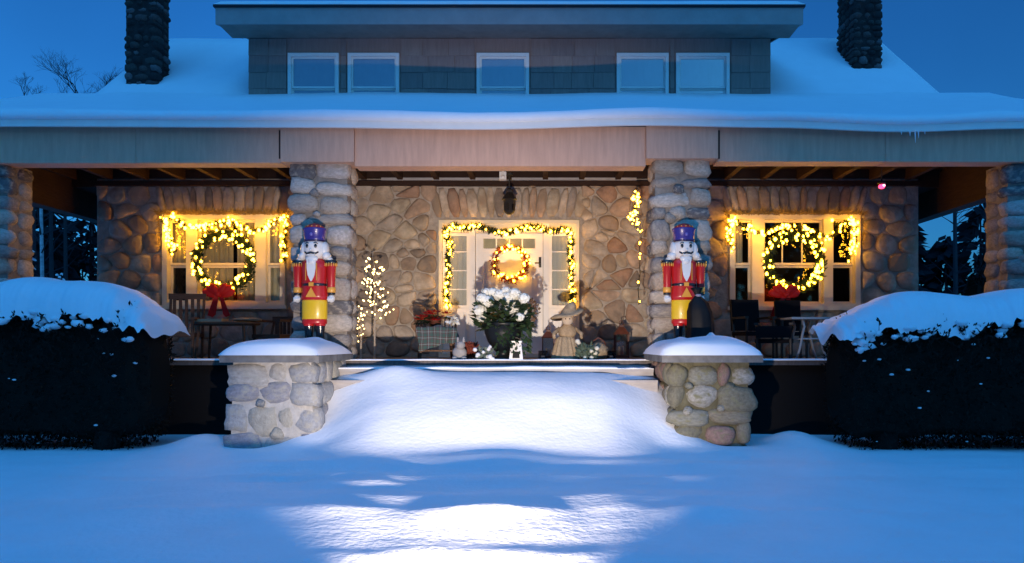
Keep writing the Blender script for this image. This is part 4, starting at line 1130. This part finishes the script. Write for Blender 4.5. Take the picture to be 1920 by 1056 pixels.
m = MB(); m.add([(-.05,-.0995,.035),(.05,-.0995,.035),(.042,-.0885,.125),(-.042,-.0885,.125)], [(0,1,2,3)]); m.build('window_opening', BLACK_PL, wl)
m = MB(); m.tube([(.05*math.cos(q), 0, .27 + .045*math.sin(q)) for q in [math.pi*i/10 for i in range(11)]], .007, 5); m.build('handle', IRON, wl)
def glass_cube(label, px, y, s):
    t = thing('glass_votive', label, 'candle holder', (XW(px, y), y, FLOOR), 0, 'square glass votives on the porch edge')
    m = MB(); a = s / 2
    for sx in (-1, 1): m.box(*sorted((sx*a, sx*(a-.012))), -a, a, .013, s)
    for sy in (-1, 1): m.box(-a+.0125, a-.0125, *sorted((sy*a, sy*(a-.012))), .013, s)
    m.box(-a, a, -a, a, 0, .0125); m.build('glass', glass_mat('votive glass', (.75,.75,.76), .2), t)
    m = MB(); m.lathe([(s*.2, .015), (s*.2, s*.45), (s*.15, s*.47)], k=10); m.build('candle', NC_WHITE, t, True)
glass_cube('square glass candle votive left of the straw doll', 1018, .1, .135)
glass_cube('square glass candle votive right of the straw doll', 1146, .1, .135)

# urn with white hydrangea
ux, uy = XW(944, .12), .12
urn = thing('flower_urn', 'big black urn of white hydrangeas before the front door', 'planter', (ux, uy, FLOOR))
m = MB(); m.lathe([(.17, 0), (.17, .03), (.10, .06), (.09, .10), (.14, .15), (.22, .26), (.265, .38), (.275, .47), (.31, .49), (.315, .52), (.29, .535), (.26, .52), (.25, .45)], k=28); m.build('urn', mat('black glazed urn', (.006,.007,.007), .38, .35), urn, True)
m = MB(); m.lathe([(.25, .47), (.1, .50), (.01, .505)], k=16); m.build('soil', BARK, urn, True)
m = MB()
for _ in range(560):
    a = rng.uniform(0, 2 * math.pi); r_ = .36 * math.sqrt(rng.random()); z = rng.uniform(.50, .86) - r_ * .2
    p = Vector((math.cos(a) * r_, math.sin(a) * r_ * .8, z)); d = Vector((math.cos(a), math.sin(a), rng.uniform(-.5, .7)))
    m.leaf(p, d, Vector((0, -.5, 1)) + rnd_dir() * .6, rng.uniform(.09, .16), .075)
for _ in range(150):
    a = rng.uniform(-2.2, .4); p = Vector((.27 * math.cos(a) + .07, .25 * math.sin(a), rng.uniform(.12, .52))); m.leaf(p, Vector((math.cos(a), math.sin(a), -.8)), rnd_dir(), rng.uniform(.06, .10), .05)
m.build('leaves', mat('hydrangea leaf', (.030,.055,.022), .55, .3), urn)
HYD = mat('white hydrangea petal', (.76,.75,.68), .7, .2)
for (dx, dz, s) in ((-.32,.70,.085), (-.22,.82,.09), (-.29,.86,.075), (-.05,.91,.085), (.08,.87,.095), (.20,.80,.10), (.07,.74,.085), (.14,.70,.08), (-.31,.60,.065), (.27,.68,.085), (.16,.93,.08), (-.14,.95,.07), (-.24,.95,.06), (.29,.86,.075), (.23,.60,.06), (.04,.97,.06)):
    m = MB(); c = Vector((dx, -.16 + rng.uniform(-.05, .16), dz))
    for _ in range(90):
        d = rnd_dir(); p = c + Vector((d.x, d.y, d.z * .85)) * s; b = d.orthogonal().normalized(); q = d.cross(b); w_ = .024
        ang = rng.uniform(0, 1.5); b, q = b * math.cos(ang) + q * math.sin(ang), q * math.cos(ang) - b * math.sin(ang)
        m.add([p + b * w_, p + q * w_ + d * .008, p - b * w_, p - q * w_ + d * .008], [(0,1,2,3)])
    m.blob(c, s * .9, 8, 6); m.build('flower_head', HYD, urn)
m = MB()
for _ in range(140):
    a = rng.uniform(0, 6.28); r_ = .11 * math.sqrt(rng.random()); p = Vector((.40 + math.cos(a) * r_, .0 + rng.uniform(-.08, .08), .70 + math.sin(a) * r_ * 1.3)); m.leaf(p, rnd_dir(), rnd_dir(), .05, .035)
m.tube([(.1, 0, .5), (.3, 0, .6), (.40, 0, .7)], .008, 5)
m.build('shadow_clump', mat('shadow brown', (.16,.09,.05), .8, .1), urn)  # brown clump stands in for the flowers' shadow on the door
# small white bloom bunch at the urn's foot
def bunch(name, label, cat, px, y, w_, h, leafm, blooms, nl, seed, bs=.03, bm=None):
    r = random.Random(seed); x = XW(px, y); t = thing(name, label, cat, (x, y, FLOOR))
    m = MB()
    for _ in range(nl):
        p = Vector((r.uniform(-w_, w_) * .7, r.uniform(-.08, .08), r.uniform(0, h * .7))); d = Vector((r.uniform(-1, 1), r.uniform(-.6, .4), r.uniform(-.1, 1)))
        m.leaf(p, d, Vector((r.uniform(-1,1), -1, r.uniform(-1,1))), r.uniform(.05, .11), .035)
    m.build('leaves', leafm, t)
    for i in range(blooms):
        m = MB(); s = bs * r.uniform(.7, 1.3); c = Vector((r.uniform(-w_, w_), -.09 + r.uniform(-.03, .03), r.uniform(.1, 1) * h)); m.blob(c, (s, s, s * .85), 8, 6, .25, i); m.build('bloom', bm or NC_WHITE, t, True)
bunch('flower_bunch', 'low bunch of white blooms at the foot of the urn', 'flowers', 908, -.02, .13, .20, mat('grey-green leaf', (.12,.15,.12), .7), 9, 60, 4, .034)
bunch('greenery_bunch', 'frosted greenery with pale round baubles right of the straw doll', 'greenery', 1099, .12, .15, .27, mat('frosted green leaf', (.07,.10,.07), .7), 7, 190, 9, .035, mat('cream bauble', (.62,.57,.44), .4))
bunch('dried_bunch', 'rust-red bunch of dried leaves between wicker chair and urn', 'dried leaves', 880, .45, .16, .30, mat('rust leaf', (.17,.035,.02), .8), 0, 260, 14)
# pale little basket next to greenery
bt = thing('wicker_basket', 'small round tan wicker basket beside the frosted greenery', 'basket', (XW(1122, .35), .35, FLOOR))
m = MB(); m.lathe([(.10, 0), (.13, .05), (.15, .13), (.14, .17), (.08, .23), (.02, .25)], k=18, wob=.03); m.build('basket_body', mat('tan wicker', (.32,.24,.15), .8, .2, scale=30, amt=.4, bump=.6, bscale=60), bt, True)
m = MB(); m.tube([(-.12,0,.15), (-.08,0,.27), (0,0,.32), (.08,0,.27), (.12,0,.15)], .012, 6); m.build('handle', BROWN_M, bt, True)
# grey figure
gt = thing('stone_figure', 'small crouched grey stone animal figure by the dried leaves', 'garden figure', (XW(862, .12), .12, FLOOR))
m = MB(); m.blob((0, 0, .10), (.10, .09, .11), 14, 10, .1, 2); m.blob((.02, -.06, .21), (.065, .06, .06), 12, 8, .05, 3); m.blob((-.02, -.06, .28), (.018, .014, .05), 8, 6); m.blob((.06, -.06, .28), (.018, .014, .05), 8, 6); m.blob((-.06, -.1, .03), (.04, .06, .03), 8, 6); m.blob((.07, -.1, .03), (.04, .06, .03), 8, 6)
m.build('figure_body', mat('grey cast stone', (.30,.28,.27), .9, .1, scale=10, amt=.2, bump=.3), gt, True)

# wicker chair with throw and poinsettia
WICK = mat('brown wicker', (.19,.11,.075), .75, .2, scale=26, amt=.4, bump=.5, bscale=60)
wcx, wcy = XW(818, .75), .75
wc = thing('wicker_chair', 'low brown wicker chair left of the front door under a plaid throw', 'chair', (wcx, wcy, FLOOR), R(12))
m = MB(); m.box(-.27, .27, -.25, .25, .28, .34); m.build('seat', WICK, wc)
m = MB(); m.lathe([(.30, .342), (.31, .5), (.30, .6), (.27, .62)], (0, .02, 0), 20, 1, .85); 
m2 = MB()
for i in range(13):
    a = math.pi * i / 12; p = Vector((.29 * math.cos(a), .05 + .24 * math.sin(a), .34)); m2.tube([p, p + Vector((.02 * math.cos(a), .02, .28))], .012, 5)
m2.tube([Vector((.31 * math.cos(math.pi * i / 16), .05 + .26 * math.sin(math.pi * i / 16), .63)) for i in range(17)], .022, 6); m2.build('backrest', WICK, wc, True)
for sx in (-1, 1):
    for sy in (-1, 1): m = MB(); m.tube([(sx * .23, sy * .21, .28), (sx * .25, sy * .23, 0)], .022, 6, .018); m.build('leg', WICK, wc, True)
for sx in (-1, 1): m = MB(); m.tube([(sx * .24, -.22, .10), (sx * .24, .22, .10)], .014, 5); m.build('stretcher', WICK, wc, True)
m = MB(); m.tube([(-.24, -.22, .13), (.24, -.22, .13)], .014, 5); m.build('stretcher', WICK, wc, True)
def plaid(name):
    mm = bpy.data.materials.new(name); mm.use_nodes = True; N = mm.node_tree.nodes; L = mm.node_tree.links; p = N['Principled BSDF']; p.inputs['Roughness'].default_value = .9
    tc = N.new('ShaderNodeTexCoord'); outs = []
    for ax, sc in (('X', 22), ('Z', 22)):
        w1 = N.new('ShaderNodeTexWave'); w1.bands_direction = ax; w1.inputs['Scale'].default_value = sc / 6.28; w1.inputs['Distortion'].default_value = 1.6; w1.inputs['Detail'].default_value = 1; L.new(tc.outputs['Object'], w1.inputs['Vector'])
        r_ = N.new('ShaderNodeValToRGB'); r_.color_ramp.interpolation = 'CONSTANT'; e = r_.color_ramp.elements
        e[0].color = (.045,.085,.07,1); e[1].position = .55; e[1].color = (.15,.02,.03,1)
        q = e.new(.78); q.color = (.05,.08,.07,1); q = e.new(.985); q.color = (.40,.40,.37,1)
        L.new(w1.outputs[0], r_.inputs[0]); outs.append(r_.outputs[0])
    mx = N.new('ShaderNodeMix'); mx.data_type = 'RGBA'; mx.inputs['Factor'].default_value = .5; L.new(outs[0], mx.inputs[6]); L.new(outs[1], mx.inputs[7]); L.new(mx.outputs[2], p.inputs['Base Color']); return mm
bk = MB(); vs = []; fs = []; nu, nv = 22, 20
for j in range(nv + 1):
    for i in range(nu + 1):
        u, v = i / nu * 2 - 1, j / nv
        x = u * .29; 
        if v < .45: y = lerp(.2, -.27, v / .45); z = .40 + .10 * math.cos(u * 1.4) + .05 * nz(u * 2, v * 4, 3)
        else: y = -.27 - .06 * math.sin((v - .45) * 3); z = lerp(.47, .20 + .08 * u, (v - .45) / .55) + .03 * nz(u * 2, v * 3, 5)
        vs.append((x + .02 * math.sin(v * 9), y + .025 * math.sin(u * 9 + v * 2), z))
for j in range(nv):
    for i in range(nu): fs.append((j*(nu+1)+i, j*(nu+1)+i+1, (j+1)*(nu+1)+i+1, (j+1)*(nu+1)+i))
bk.add(vs, fs); bo = bk.build('plaid_throw', plaid('green and red plaid wool'), None, True)
bo.location = (wcx, wcy, FLOOR); bo.rotation_euler = (0, 0, R(12)); tag(bo, 'green and red plaid throw draped over the wicker chair', 'throw')
pt = thing('poinsettia', 'red poinsettia with a few white bracts sitting on the plaid throw', 'plant', (wcx - .02, wcy + .03, FLOOR + .46))
m = MB(); m.lathe([(.07, 0), (.095, .12), (.10, .13)], k=12); m.build('pot', BROWN_M, pt, True)
m = MB(); mg = MB(); mw = MB()
for i in range(16):
    c = Vector((rng.uniform(-.25, .22), rng.uniform(-.16, .05), .17 + rng.uniform(-.06, .08)))
    for k_ in range(8):
        a = k_ * .785 + rng.random(); m.leaf(c, Vector((math.cos(a), math.sin(a) * .7 - .3, .25)), Vector((0, -.4, 1)), rng.uniform(.07, .11), .045)
    for k_ in range(5):
        a = rng.uniform(0, 6.28); mg.leaf(c - Vector((0, 0, .04)), Vector((math.cos(a), math.sin(a), -.3)), Vector((0, 0, 1)), .13, .05)
for i in range(30): mw.leaf(Vector((.27, -.1, .12)) + rnd_dir() * .06, rnd_dir(), rnd_dir(), .08, .05)
m.build('bracts', RED_BOW, pt); mg.build('leaves', PINE, pt); mw.build('white_bracts', HYD, pt)

# straw doll
sdx, sdy = XW(1064, .30), .30
sd = thing('straw_doll', 'straw-skirted doll in a floppy tan hat on the porch right of the door', 'doll', (sdx, sdy, FLOOR))
STRAW = mat('pale straw', (.42,.31,.19), .8, .2, scale=14, amt=.35, bump=.6, bscale=40, stretch=(8,8,1))
BURL = mat('burlap', (.36,.26,.16), .9, .1, scale=18, amt=.3, bump=.4, bscale=50)
m = MB(); k = 30; vs = []; fs = []; prof = [(.20, 0), (.185, .08), (.15, .20), (.12, .30), (.10, .33)]
for i, (r_, z) in enumerate(prof):
    for j in range(k): a = 2*math.pi*j/k; q = 1 + (.09 if j % 2 else -.05) + .05 * nz(j * .7, z * 3); vs.append((math.cos(a)*r_*q - .03, math.sin(a)*r_*q, z + (.012 * nz(j * 1.3, 2) if i == 0 else 0)))
for i in range(len(prof)-1):
    for j in range(k): fs.append((i*k+j, i*k+(j+1)%k, (i+1)*k+(j+1)%k, (i+1)*k+j))
fs.append(tuple(range((len(prof)-1)*k, len(prof)*k))); m.add(vs, fs); m.build('skirt', STRAW, sd)
m = MB(); m.lathe([(.095, .325), (.13, .37), (.125, .45), (.07, .50), (.05, .52)], (0, 0, 0), 16, 1, .8); m.build('bodice', BURL, sd, True)
m = MB(); m.blob((.0, -.01, .575), (.085, .08, .085), 14, 10); hd = m.build('head', mat('muslin', (.50,.40,.30), .9), sd, True)
for s in (-1, 1):
    m = MB(); m.blob((s * .03, -.085, .585), .010, 6, 4); m.build('eye', NC_BLACK, hd, True)
    m = MB(); m.tube([(s * .11, 0, .45), (s * .20, -.04, .37), (s * .19, -.10, .31)], .035, 8, .025); m.build('arm', BURL, sd, True)
m = MB(); Mh = Matrix.Rotation(R(-16), 3, 'Y')
hp = [(.245, -.02), (.25, .0), (.18, .02), (.115, .035), (.110, .075), (.085, .115), (.05, .15), (.012, .165)]; vs = []; fs = []; k = 22
for i, (r_, z) in enumerate(hp):
    for j in range(k):
        a = 2*math.pi*j/k; zz = z + (.03 * math.sin(2 * a + 1) if r_ > .16 else 0); v = Mh @ Vector((math.cos(a)*r_ + (z * .6 if z > .03 else 0), math.sin(a)*r_, zz)); vs.append(v + Vector((0, 0, .645)))
for i in range(len(hp)-1):
    for j in range(k): fs.append((i*k+j, i*k+(j+1)%k, (i+1)*k+(j+1)%k, (i+1)*k+j))
fs.append(tuple(range(k))[::-1]); m.add(vs, fs); m.build('hat', BURL, sd, True)

# porch lantern hanging before the lintel, sensor, red lamp
hx_, hy_ = XW(955, 1.9), 1.9
hl = thing('hanging_lantern', 'unlit black iron lantern hanging over the front door', 'lantern', (hx_, hy_, ZW(403, 1.9)))
h = ZW(345, 1.9) - ZW(403, 1.9)
m = MB(); m.lathe([(.03, 0), (.075, .03), (.09, .06), (.095, h * .45), (.125, h * .5), (.07, h * .66), (.05, h * .72), (.06, h * .8), (.02, h * .86)], k=8); m.build('lantern_body', IRON, hl)
m = MB(); m.tube([(0, 0, h * .86), (0, 0, 4.06 - ZW(403, 1.9))], .012, 6); m.build('rod', IRON, hl)
m = MB(); m.lathe([(.06, 4.02 - ZW(403, 1.9)), (.065, 4.056 - ZW(403, 1.9))], k=12); m.build('canopy_plate', IRON, hl)
for k_ in range(6):
    a = k_ * math.pi / 3 + .26; m = MB(); c = Vector((math.cos(a) * .093, math.sin(a) * .093, .13)); tdir = Vector((-math.sin(a), math.cos(a), 0))
    m.add([c - tdir * .03 + Vector((0,0,-.06)), c + tdir * .03 + Vector((0,0,-.06)), c + tdir * .03 + Vector((0,0,.04)), c - tdir * .03 + Vector((0,0,.04))], [(0,1,2,3)]); m.build('pane', GLASS, hl)
sx_ = XW(943, 1.75); sn = thing('motion_sensor', 'small white sensor box under the porch joists above the door', 'sensor', (sx_, 1.75, ZW(338, 1.75)))
m = MB(); m.box(-.055, .055, -.05, .05, 0, .13); m.build('case', NC_WHITE, sn); m = MB(); m.blob((0, -.055, .045), (.035, .02, .03), 10, 6); m.build('sensor_lens', NC_FACE, sn, True)
m = MB(); m.box(-.02, .02, -.02, .02, .131, 4.055 - ZW(338, 1.75)); m.build('bracket', NC_WHITE, sn)
rp = W(1653, 350, 1.1)
rl_ = thing('red_lamp', 'small glowing red lamp under the dark porch ceiling', 'lamp', rp)
m = MB(); m.blob((0, 0, 0), (.05, .04, .035), 12, 8); m.build('lamp_glass', mat('red glow', (.6,.02,.03), .3, emit=(1,.03,.10), estr=6), rl_, True)
m = MB(); m.blob((.02, -.035, .012), (.022, .012, .016), 8, 6); m.build('lamp_bulb', mat('pink glow', (.9,.4,.5), .3, emit=(1,.35,.5), estr=6), rl_, True)
m = MB(); m.lathe([(.02, .03), (.06, .05), (.06, .07)], k=12); m.tube([(0,0,.07), (0,0,4.24 - rp.z)], .008, 5); m.build('mount', IRON, rl_, True)

# ------------------------------------------------------------------ porch furniture
DKW = mat('dark brown wood', (.10,.05,.03), .6, .3, scale=8, amt=.3, stretch=(1,1,6))
def chair(name, label, x, y, rz, seatz, w_, d_, backz, m_frame, m_pad, group, slats):
    t = thing(name, label, 'chair', (x, y, FLOOR), rz, group)
    m = MB(); m.box(-w_/2, w_/2, -d_/2, d_/2, seatz - .06, seatz); m.build('seat', m_pad, t)
    for sx in (-1, 1):
        m = MB(); m.tube([(sx*(w_/2-.03), -d_/2+.03, 0), (sx*(w_/2-.03), -d_/2+.03, seatz+.2)], .022, 6); m.build('leg', m_frame, t)
        m = MB(); m.tube([(sx*(w_/2-.03), d_/2-.03, 0), (sx*(w_/2-.03), d_/2, seatz), (sx*(w_/2-.03), d_/2+.1, backz)], .022, 6); m.build('leg', m_frame, t)
        m = MB(); m.box(*sorted((sx*(w_/2+.01), sx*(w_/2-.05))), -d_/2, d_/2+.03, seatz+.201, seatz+.235); m.build('armrest', m_frame, t)
    if slats:
        for i in range(slats): xx = lerp(-w_/2+.1, w_/2-.1, i/(slats-1)); m = MB(); m.box(xx-.022, xx+.022, d_/2+.03, d_/2+.05, seatz+.01, backz-.07); m.build('slat', m_frame, t)
        m = MB(); m.box(-w_/2, w_/2, d_/2+.07, d_/2+.11, backz-.069, backz+.02); m.build('top_rail', m_frame, t)
    else:
        m = MB(); m.add([(-w_/2+.02, d_/2-.01, seatz+.02), (w_/2-.02, d_/2-.01, seatz+.02), (w_/2-.02, d_/2+.06, backz), (-w_/2+.02, d_/2+.06, backz), (-w_/2+.02, d_/2+.08, seatz+.02), (w_/2-.02, d_/2+.08, seatz+.02), (w_/2-.02, d_/2+.14, backz), (-w_/2+.02, d_/2+.14, backz)],
              [(0,1,2,3),(5,4,7,6),(0,4,5,1),(1,5,6,2),(2,6,7,3),(3,7,4,0)]); m.build('backrest', m_pad, t)
    return t
chair('porch_chair', 'slatted brown porch chair beside the snow of the left hedge', XW(338, 1.2), 1.2, R(8), .40, .56, .5, ZW(553, 1.5) - FLOOR, DKW, DKW, None, 5)
tt = thing('porch_table', 'low dark table with a tray below the window left of the pale pier', 'table', (XW(425, 1.3), 1.3, FLOOR))
m = MB(); m.lathe([(.5, .52), (.52, .535), (.52, .56), (.5, .57)], k=28, sy=.6); m.build('tabletop', DKW, tt)
for sx in (-1, 1):
    for sy in (-1, 1): m = MB(); m.tube([(sx*.34, sy*.2, .52), (sx*.38, sy*.23, 0)], .022, 6); m.build('leg', DKW, tt)
tray = thing('tray', 'pale wooden tray lying on the low dark table', 'tray', (XW(398, 1.25), 1.25, FLOOR + .571))
m = MB(); m.box(-.2, .2, -.13, .13, 0, .012); m.build('tray_base', mat('pale wood', (.45,.32,.2), .6, .3), tray)
for s in (-1, 1): m = MB(); m.box(*sorted((s*.2, s*.185)), -.13, .13, .013, .05); m.build('tray_side', mat('tray side', (.45,.32,.2), .6, .3), tray)
for s in (-1, 1): m = MB(); m.box(-.184, .184, *sorted((s*.13, s*.118)), .013, .045); m.build('tray_side', tray.children[0].data.materials[0], tray)
bb = thing('folded_throw', 'rumpled tan throw lying on the low dark table', 'throw', (XW(465, 1.3), 1.3, FLOOR + .571))
m = MB(); m.blob((0, 0, .035), (.22, .12, .035), 16, 8, .5, 3); m.build('cloth', mat('tan cloth', (.38,.26,.16), .9, .1), bb, True)
chair('porch_chair', 'brown slatted porch chair hard against the pale-pier column', XW(515, 1.6), 1.6, R(-14), .38, .5, .48, .66, DKW, DKW, None, 5)
g_ = 'black padded porch chairs'
chair('padded_chair', 'black padded chair under the left pane of the bright red-bow window', XW(1413, 1.35), 1.35, R(10), .42, .50, .5, ZW(562, 1.65) - FLOOR, IRON, BLACK_FAB, g_, 0)
chair('padded_chair', 'black padded chair directly in front of the trailing red bow', XW(1484, 1.6), 1.6, R(-6), .42, .44, .45, ZW(563, 1.85) - FLOOR, IRON, BLACK_FAB, g_, 0)
chair('padded_chair', 'low round-backed black chair between the mossy pier and metal table', XW(1452, .6), .6, R(160), .30, .52, .48, ZW(612, .4) - FLOOR, IRON, BLACK_FAB, g_, 0)
mt = thing('metal_table', 'grey cast-metal table with curved legs beside the right hedge', 'table', (XW(1512, .55), .55, FLOOR))
GM = mat('grey painted metal', (.34,.34,.34), .5, .4)
m = MB(); m.box(-.30, .30, -.25, .25, ZW(597, .55) - FLOOR - .02, ZW(597, .55) - FLOOR + .01); m.build('tabletop', GM, mt)
ht = ZW(597, .55) - FLOOR - .021
for sx in (-1, 1):
    for sy in (-1, 1):
        m = MB(); m.tube([(sx*.13, sy*.2, ht), (sx*.10, sy*.2, ht*.82), (sx*.13, sy*.2, ht*.62), (sx*.14, sy*.2, ht*.5), (sx*.17, sy*.2, ht*.25), (sx*.22, sy*.2, 0)], .019, 6); m.build('leg', GM, mt, True)
for sy in (-1, 1): m = MB(); m.tube([(-.13, sy*.2, ht*.52), (.13, sy*.2, ht*.52)], .014, 6); m.build('stretcher', GM, mt)

# ------------------------------------------------------------------ trees beyond the house
def bare_tree(name, label, x, y, h, spread, seed, rb, depth, trunk_h, L0):
    r = random.Random(seed); t = thing(name, label, 'tree', (x, y, 0))
    tr = MB(); cr = MB()
    top = Vector((0, 0, trunk_h)); tr.tube([(0, 0, -.2), tuple(top * .5 + Vector((.05, 0, 0))), tuple(top)], rb, 7, rb * .7); tr.build('trunk', BARK_F, t)
    def grow(p, d, L, rad, n):
        q = p + d * L; mid = p.lerp(q, .5) + Vector((r.uniform(-1,1), r.uniform(-1,1), r.uniform(-.3,.6))) * L * .07
        cr.tube([p, mid, q], rad, 4 if rad < .06 else 6, rad * .62, False)
        if n == 0: return
        for k in range(r.choice((2, 3, 3))):
            e = (d + Vector((r.uniform(-1, 1) * spread, r.uniform(-1, 1) * spread, r.uniform(-.25, .55))) ).normalized(); grow(q if k else p.lerp(q, r.uniform(.6, 1)), e, L * r.uniform(.62, .85), rad * .6, n - 1)
    for k in range(5):
        a = k * 1.257 + r.random(); grow(top * r.uniform(.8, 1), Vector((math.cos(a) * spread, math.sin(a) * spread, r.uniform(.7, 1.2))).normalized(), L0 * r.uniform(.8, 1.15), rb * .5, depth)
    cr.build('crown', BARK_F, t); return t
def far(px, y): return XW(px, y)
bare_tree('bare_tree', 'spreading leafless tree rising behind the snowy roof beside the chimney', far(172, 42), 42, 18.6, .85, 21, .15, 6, 18.2, 1.45)
bare_tree('bare_tree', 'small leafless treetop just over the roof edge, second from the chimney', far(95, 60), 60, 20.2, .9, 31, .12, 5, 23.9, .85)
bare_tree('bare_tree', 'bushy leafless treetop over the roof edge at the photo\'s left', far(48, 60), 60, 21.2, .8, 37, .12, 5, 24.0, .95)
# conifers and trunks seen through the open porch ends
def conifer(label, x, y, h, rad, seed, group=None, snowy=True):
    r = random.Random(seed); t = thing('snowy_conifer', label, 'tree', (x, y, 0), 0, group)
    m = MB(); m.tube([(0, 0, -.2), (0, 0, h * .95)], .14, 6, .03); m.build('trunk', BARK_F, t)
    g = MB(); s = MB(); n = 90
    for i in range(n):
        u = i / n; z = h * lerp(.10, .97, u); R_ = rad * (1 - u) ** .8 * r.uniform(.75, 1.1) + .1; a = i * 2.399
        d = Vector((math.cos(a), math.sin(a), -.35)).normalized(); c = Vector((0, 0, z)) + d * R_ * .55
        M_ = d.to_track_quat('X', 'Z').to_matrix()
        g.blob(c, (R_ * .52, R_ * .24 + .05, .10), 7, 5, .5, i, M_)
        for _ in range(8): g.leaf(c + d * R_ * r.uniform(-.3, .5), Vector((d.x + r.uniform(-.8,.8), d.y + r.uniform(-.8,.8), r.uniform(-.9, .1))), rnd_dir(), R_ * .3, .06)
        if snowy and r.random() < .8: s.blob(c + Vector((0, 0, .09)) + d * R_ * .08, (R_ * .40, R_ * .17 + .03, .06), 7, 5, .5, i + 50, M_)
    g.build('crown', PINE_FAR, t)
    if snowy: s.build('snow', SNOW, t, True)
    return t
conifer('snow-laden conifer seen past the photo\'s left porch column', far(40, 13), 13, 5.0, 1.25, 3)
conifer('smaller snowy conifer between the porch column and stone house corner', far(112, 17), 17, 3.9, .8, 6)
conifer('snowy young conifers of the wood beyond the right porch end', far(1800, 17), 17, 3.0, .7, 12)
conifer('low snowy conifer beside the porch column at the photo\'s right', far(1862, 15), 15, 2.9, .9, 14)
def slim(label, px, y, h, rad, mat_, seed):
    r = random.Random(seed); t = thing('slim_tree', label, 'tree', (far(px, y), y, 0))
    m = MB(); m.tube([(0,0,-.2), (.04,0,h*.4), (-.02,0,h)], rad, 6, rad*.5); m.build('trunk', mat_, t)
    m = MB()
    for i in range(22): z = h * r.uniform(.35, 1); a = r.uniform(0, 6.28); m.tube([(0,0,z), (math.cos(a)*r.uniform(.4,1.2), math.sin(a)*.8, z + r.uniform(.2, .9))], .02, 4, .006)
    m.build('crown', BARK_F, t)
BIRCH = mat('birch bark', (.45,.45,.45), .9, .1, scale=8, amt=.4)
slim('slender pale birch trunk in the open left porch end', 77, 9, 6, .07, BIRCH, 2)
for i, (px, y, lab) in enumerate(((62, 19, 'dark slim trunk just left of the pale birch'), (95, 21, 'dark slim trunk just right of the pale birch'), (122, 24, 'dark slim trunk close to the house corner, far off'), (1790, 20, 'dark slim trunk nearest the house corner at the right porch end'), (1850, 22, 'dark slim trunk beside the right porch column'))):
    slim(lab, px, y, 9, .13, BARK_F, 40 + i)
# dark evergreen shrub by the right porch end
sh_t = thing('evergreen_shrub', 'dark round evergreen shrub flecked with snow behind the right hedge', 'shrub', (far(1838, 3.2), 3.2, 0))
m = MB(); c = Vector((0, 0, 1.25)); m.blob(c, (.42, .42, 1.2), 14, 10, .4, 3)
for _ in range(3800): 
    d = rnd_dir(); q = 1 + .35 * noise.noise(d * 2); p = c + Vector((d.x * .45, d.y * .45, d.z * 1.22)) * q * rng.uniform(.85, 1.08); m.leaf(p, d + rnd_dir() * .8, rnd_dir(), .08, .03)
m.build('foliage', LEAF_HEDGE, sh_t); m = MB(); m.tube([(0,0,-.2), (0,0,.6)], .07, 6); m.build('trunk', BARK, sh_t)
m = MB()
for dx, dz in ((.30, 1.55), (.22, 1.72), (.33, 1.3)): m.blob((dx, -.36, dz), (.10, .08, .04), 9, 6, .3, dx)
m.build('snow', SNOW, sh_t, True)
# the wood behind
fw = MB(); r = random.Random(77)
for i in range(170):
    a = r.uniform(-1.25, 1.25); d = r.uniform(34, 60); x, y = math.sin(a) * d * 1.15, math.cos(a) * d - 4
    if y < 9: continue
    if i % 2: x = (-1 if r.random() < .5 else 1) * r.uniform(11, 44) ; y = r.uniform(26, 44)
    h = r.uniform(7.5, 10.5); R_ = r.uniform(1.2, 2.2)
    fw.tube([(x, y, -.2), (x, y, h * .9)], .16, 5, .03)
    for k in range(150):
        u = r.random() ** .8; z = h * lerp(.05, 1, u); rr = R_ * (1 - u) + .05; b = r.uniform(0, 6.28); p = Vector((x + math.cos(b) * rr * r.uniform(.1, .8), y + math.sin(b) * rr * .8, z))
        fw.leaf(p, Vector((math.cos(b), math.sin(b), r.uniform(-.9, -.1))), rnd_dir(), r.uniform(.7, 1.3), r.uniform(.35, .6))
for i in range(150):  # unseen rows behind the camera, added to keep low sky light off the porch
    x = r.uniform(-60, 60); y = r.uniform(-46, -30); h = r.uniform(10, 15); R_ = r.uniform(1.8, 3.0)
    fw.tube([(x, y, -.2), (x, y, h * .9)], .18, 5, .03)
    for k in range(110):
        u = r.random() ** .8; z = h * lerp(.03, 1, u); rr = R_ * (1 - u) ** .7 + .05; b = r.uniform(0, 6.28); p = Vector((x + math.cos(b) * rr * r.uniform(.1, .8), y + math.sin(b) * rr * .8, z))
        fw.leaf(p, Vector((math.cos(b), math.sin(b), r.uniform(-.9, -.1))), rnd_dir(), r.uniform(1.0, 1.8), r.uniform(.5, .9))
tag(fw.build('woods', PINE_FAR), 'dark winter wood beyond the house, with unseen trees added behind the camera', 'wood', None, 'stuff')
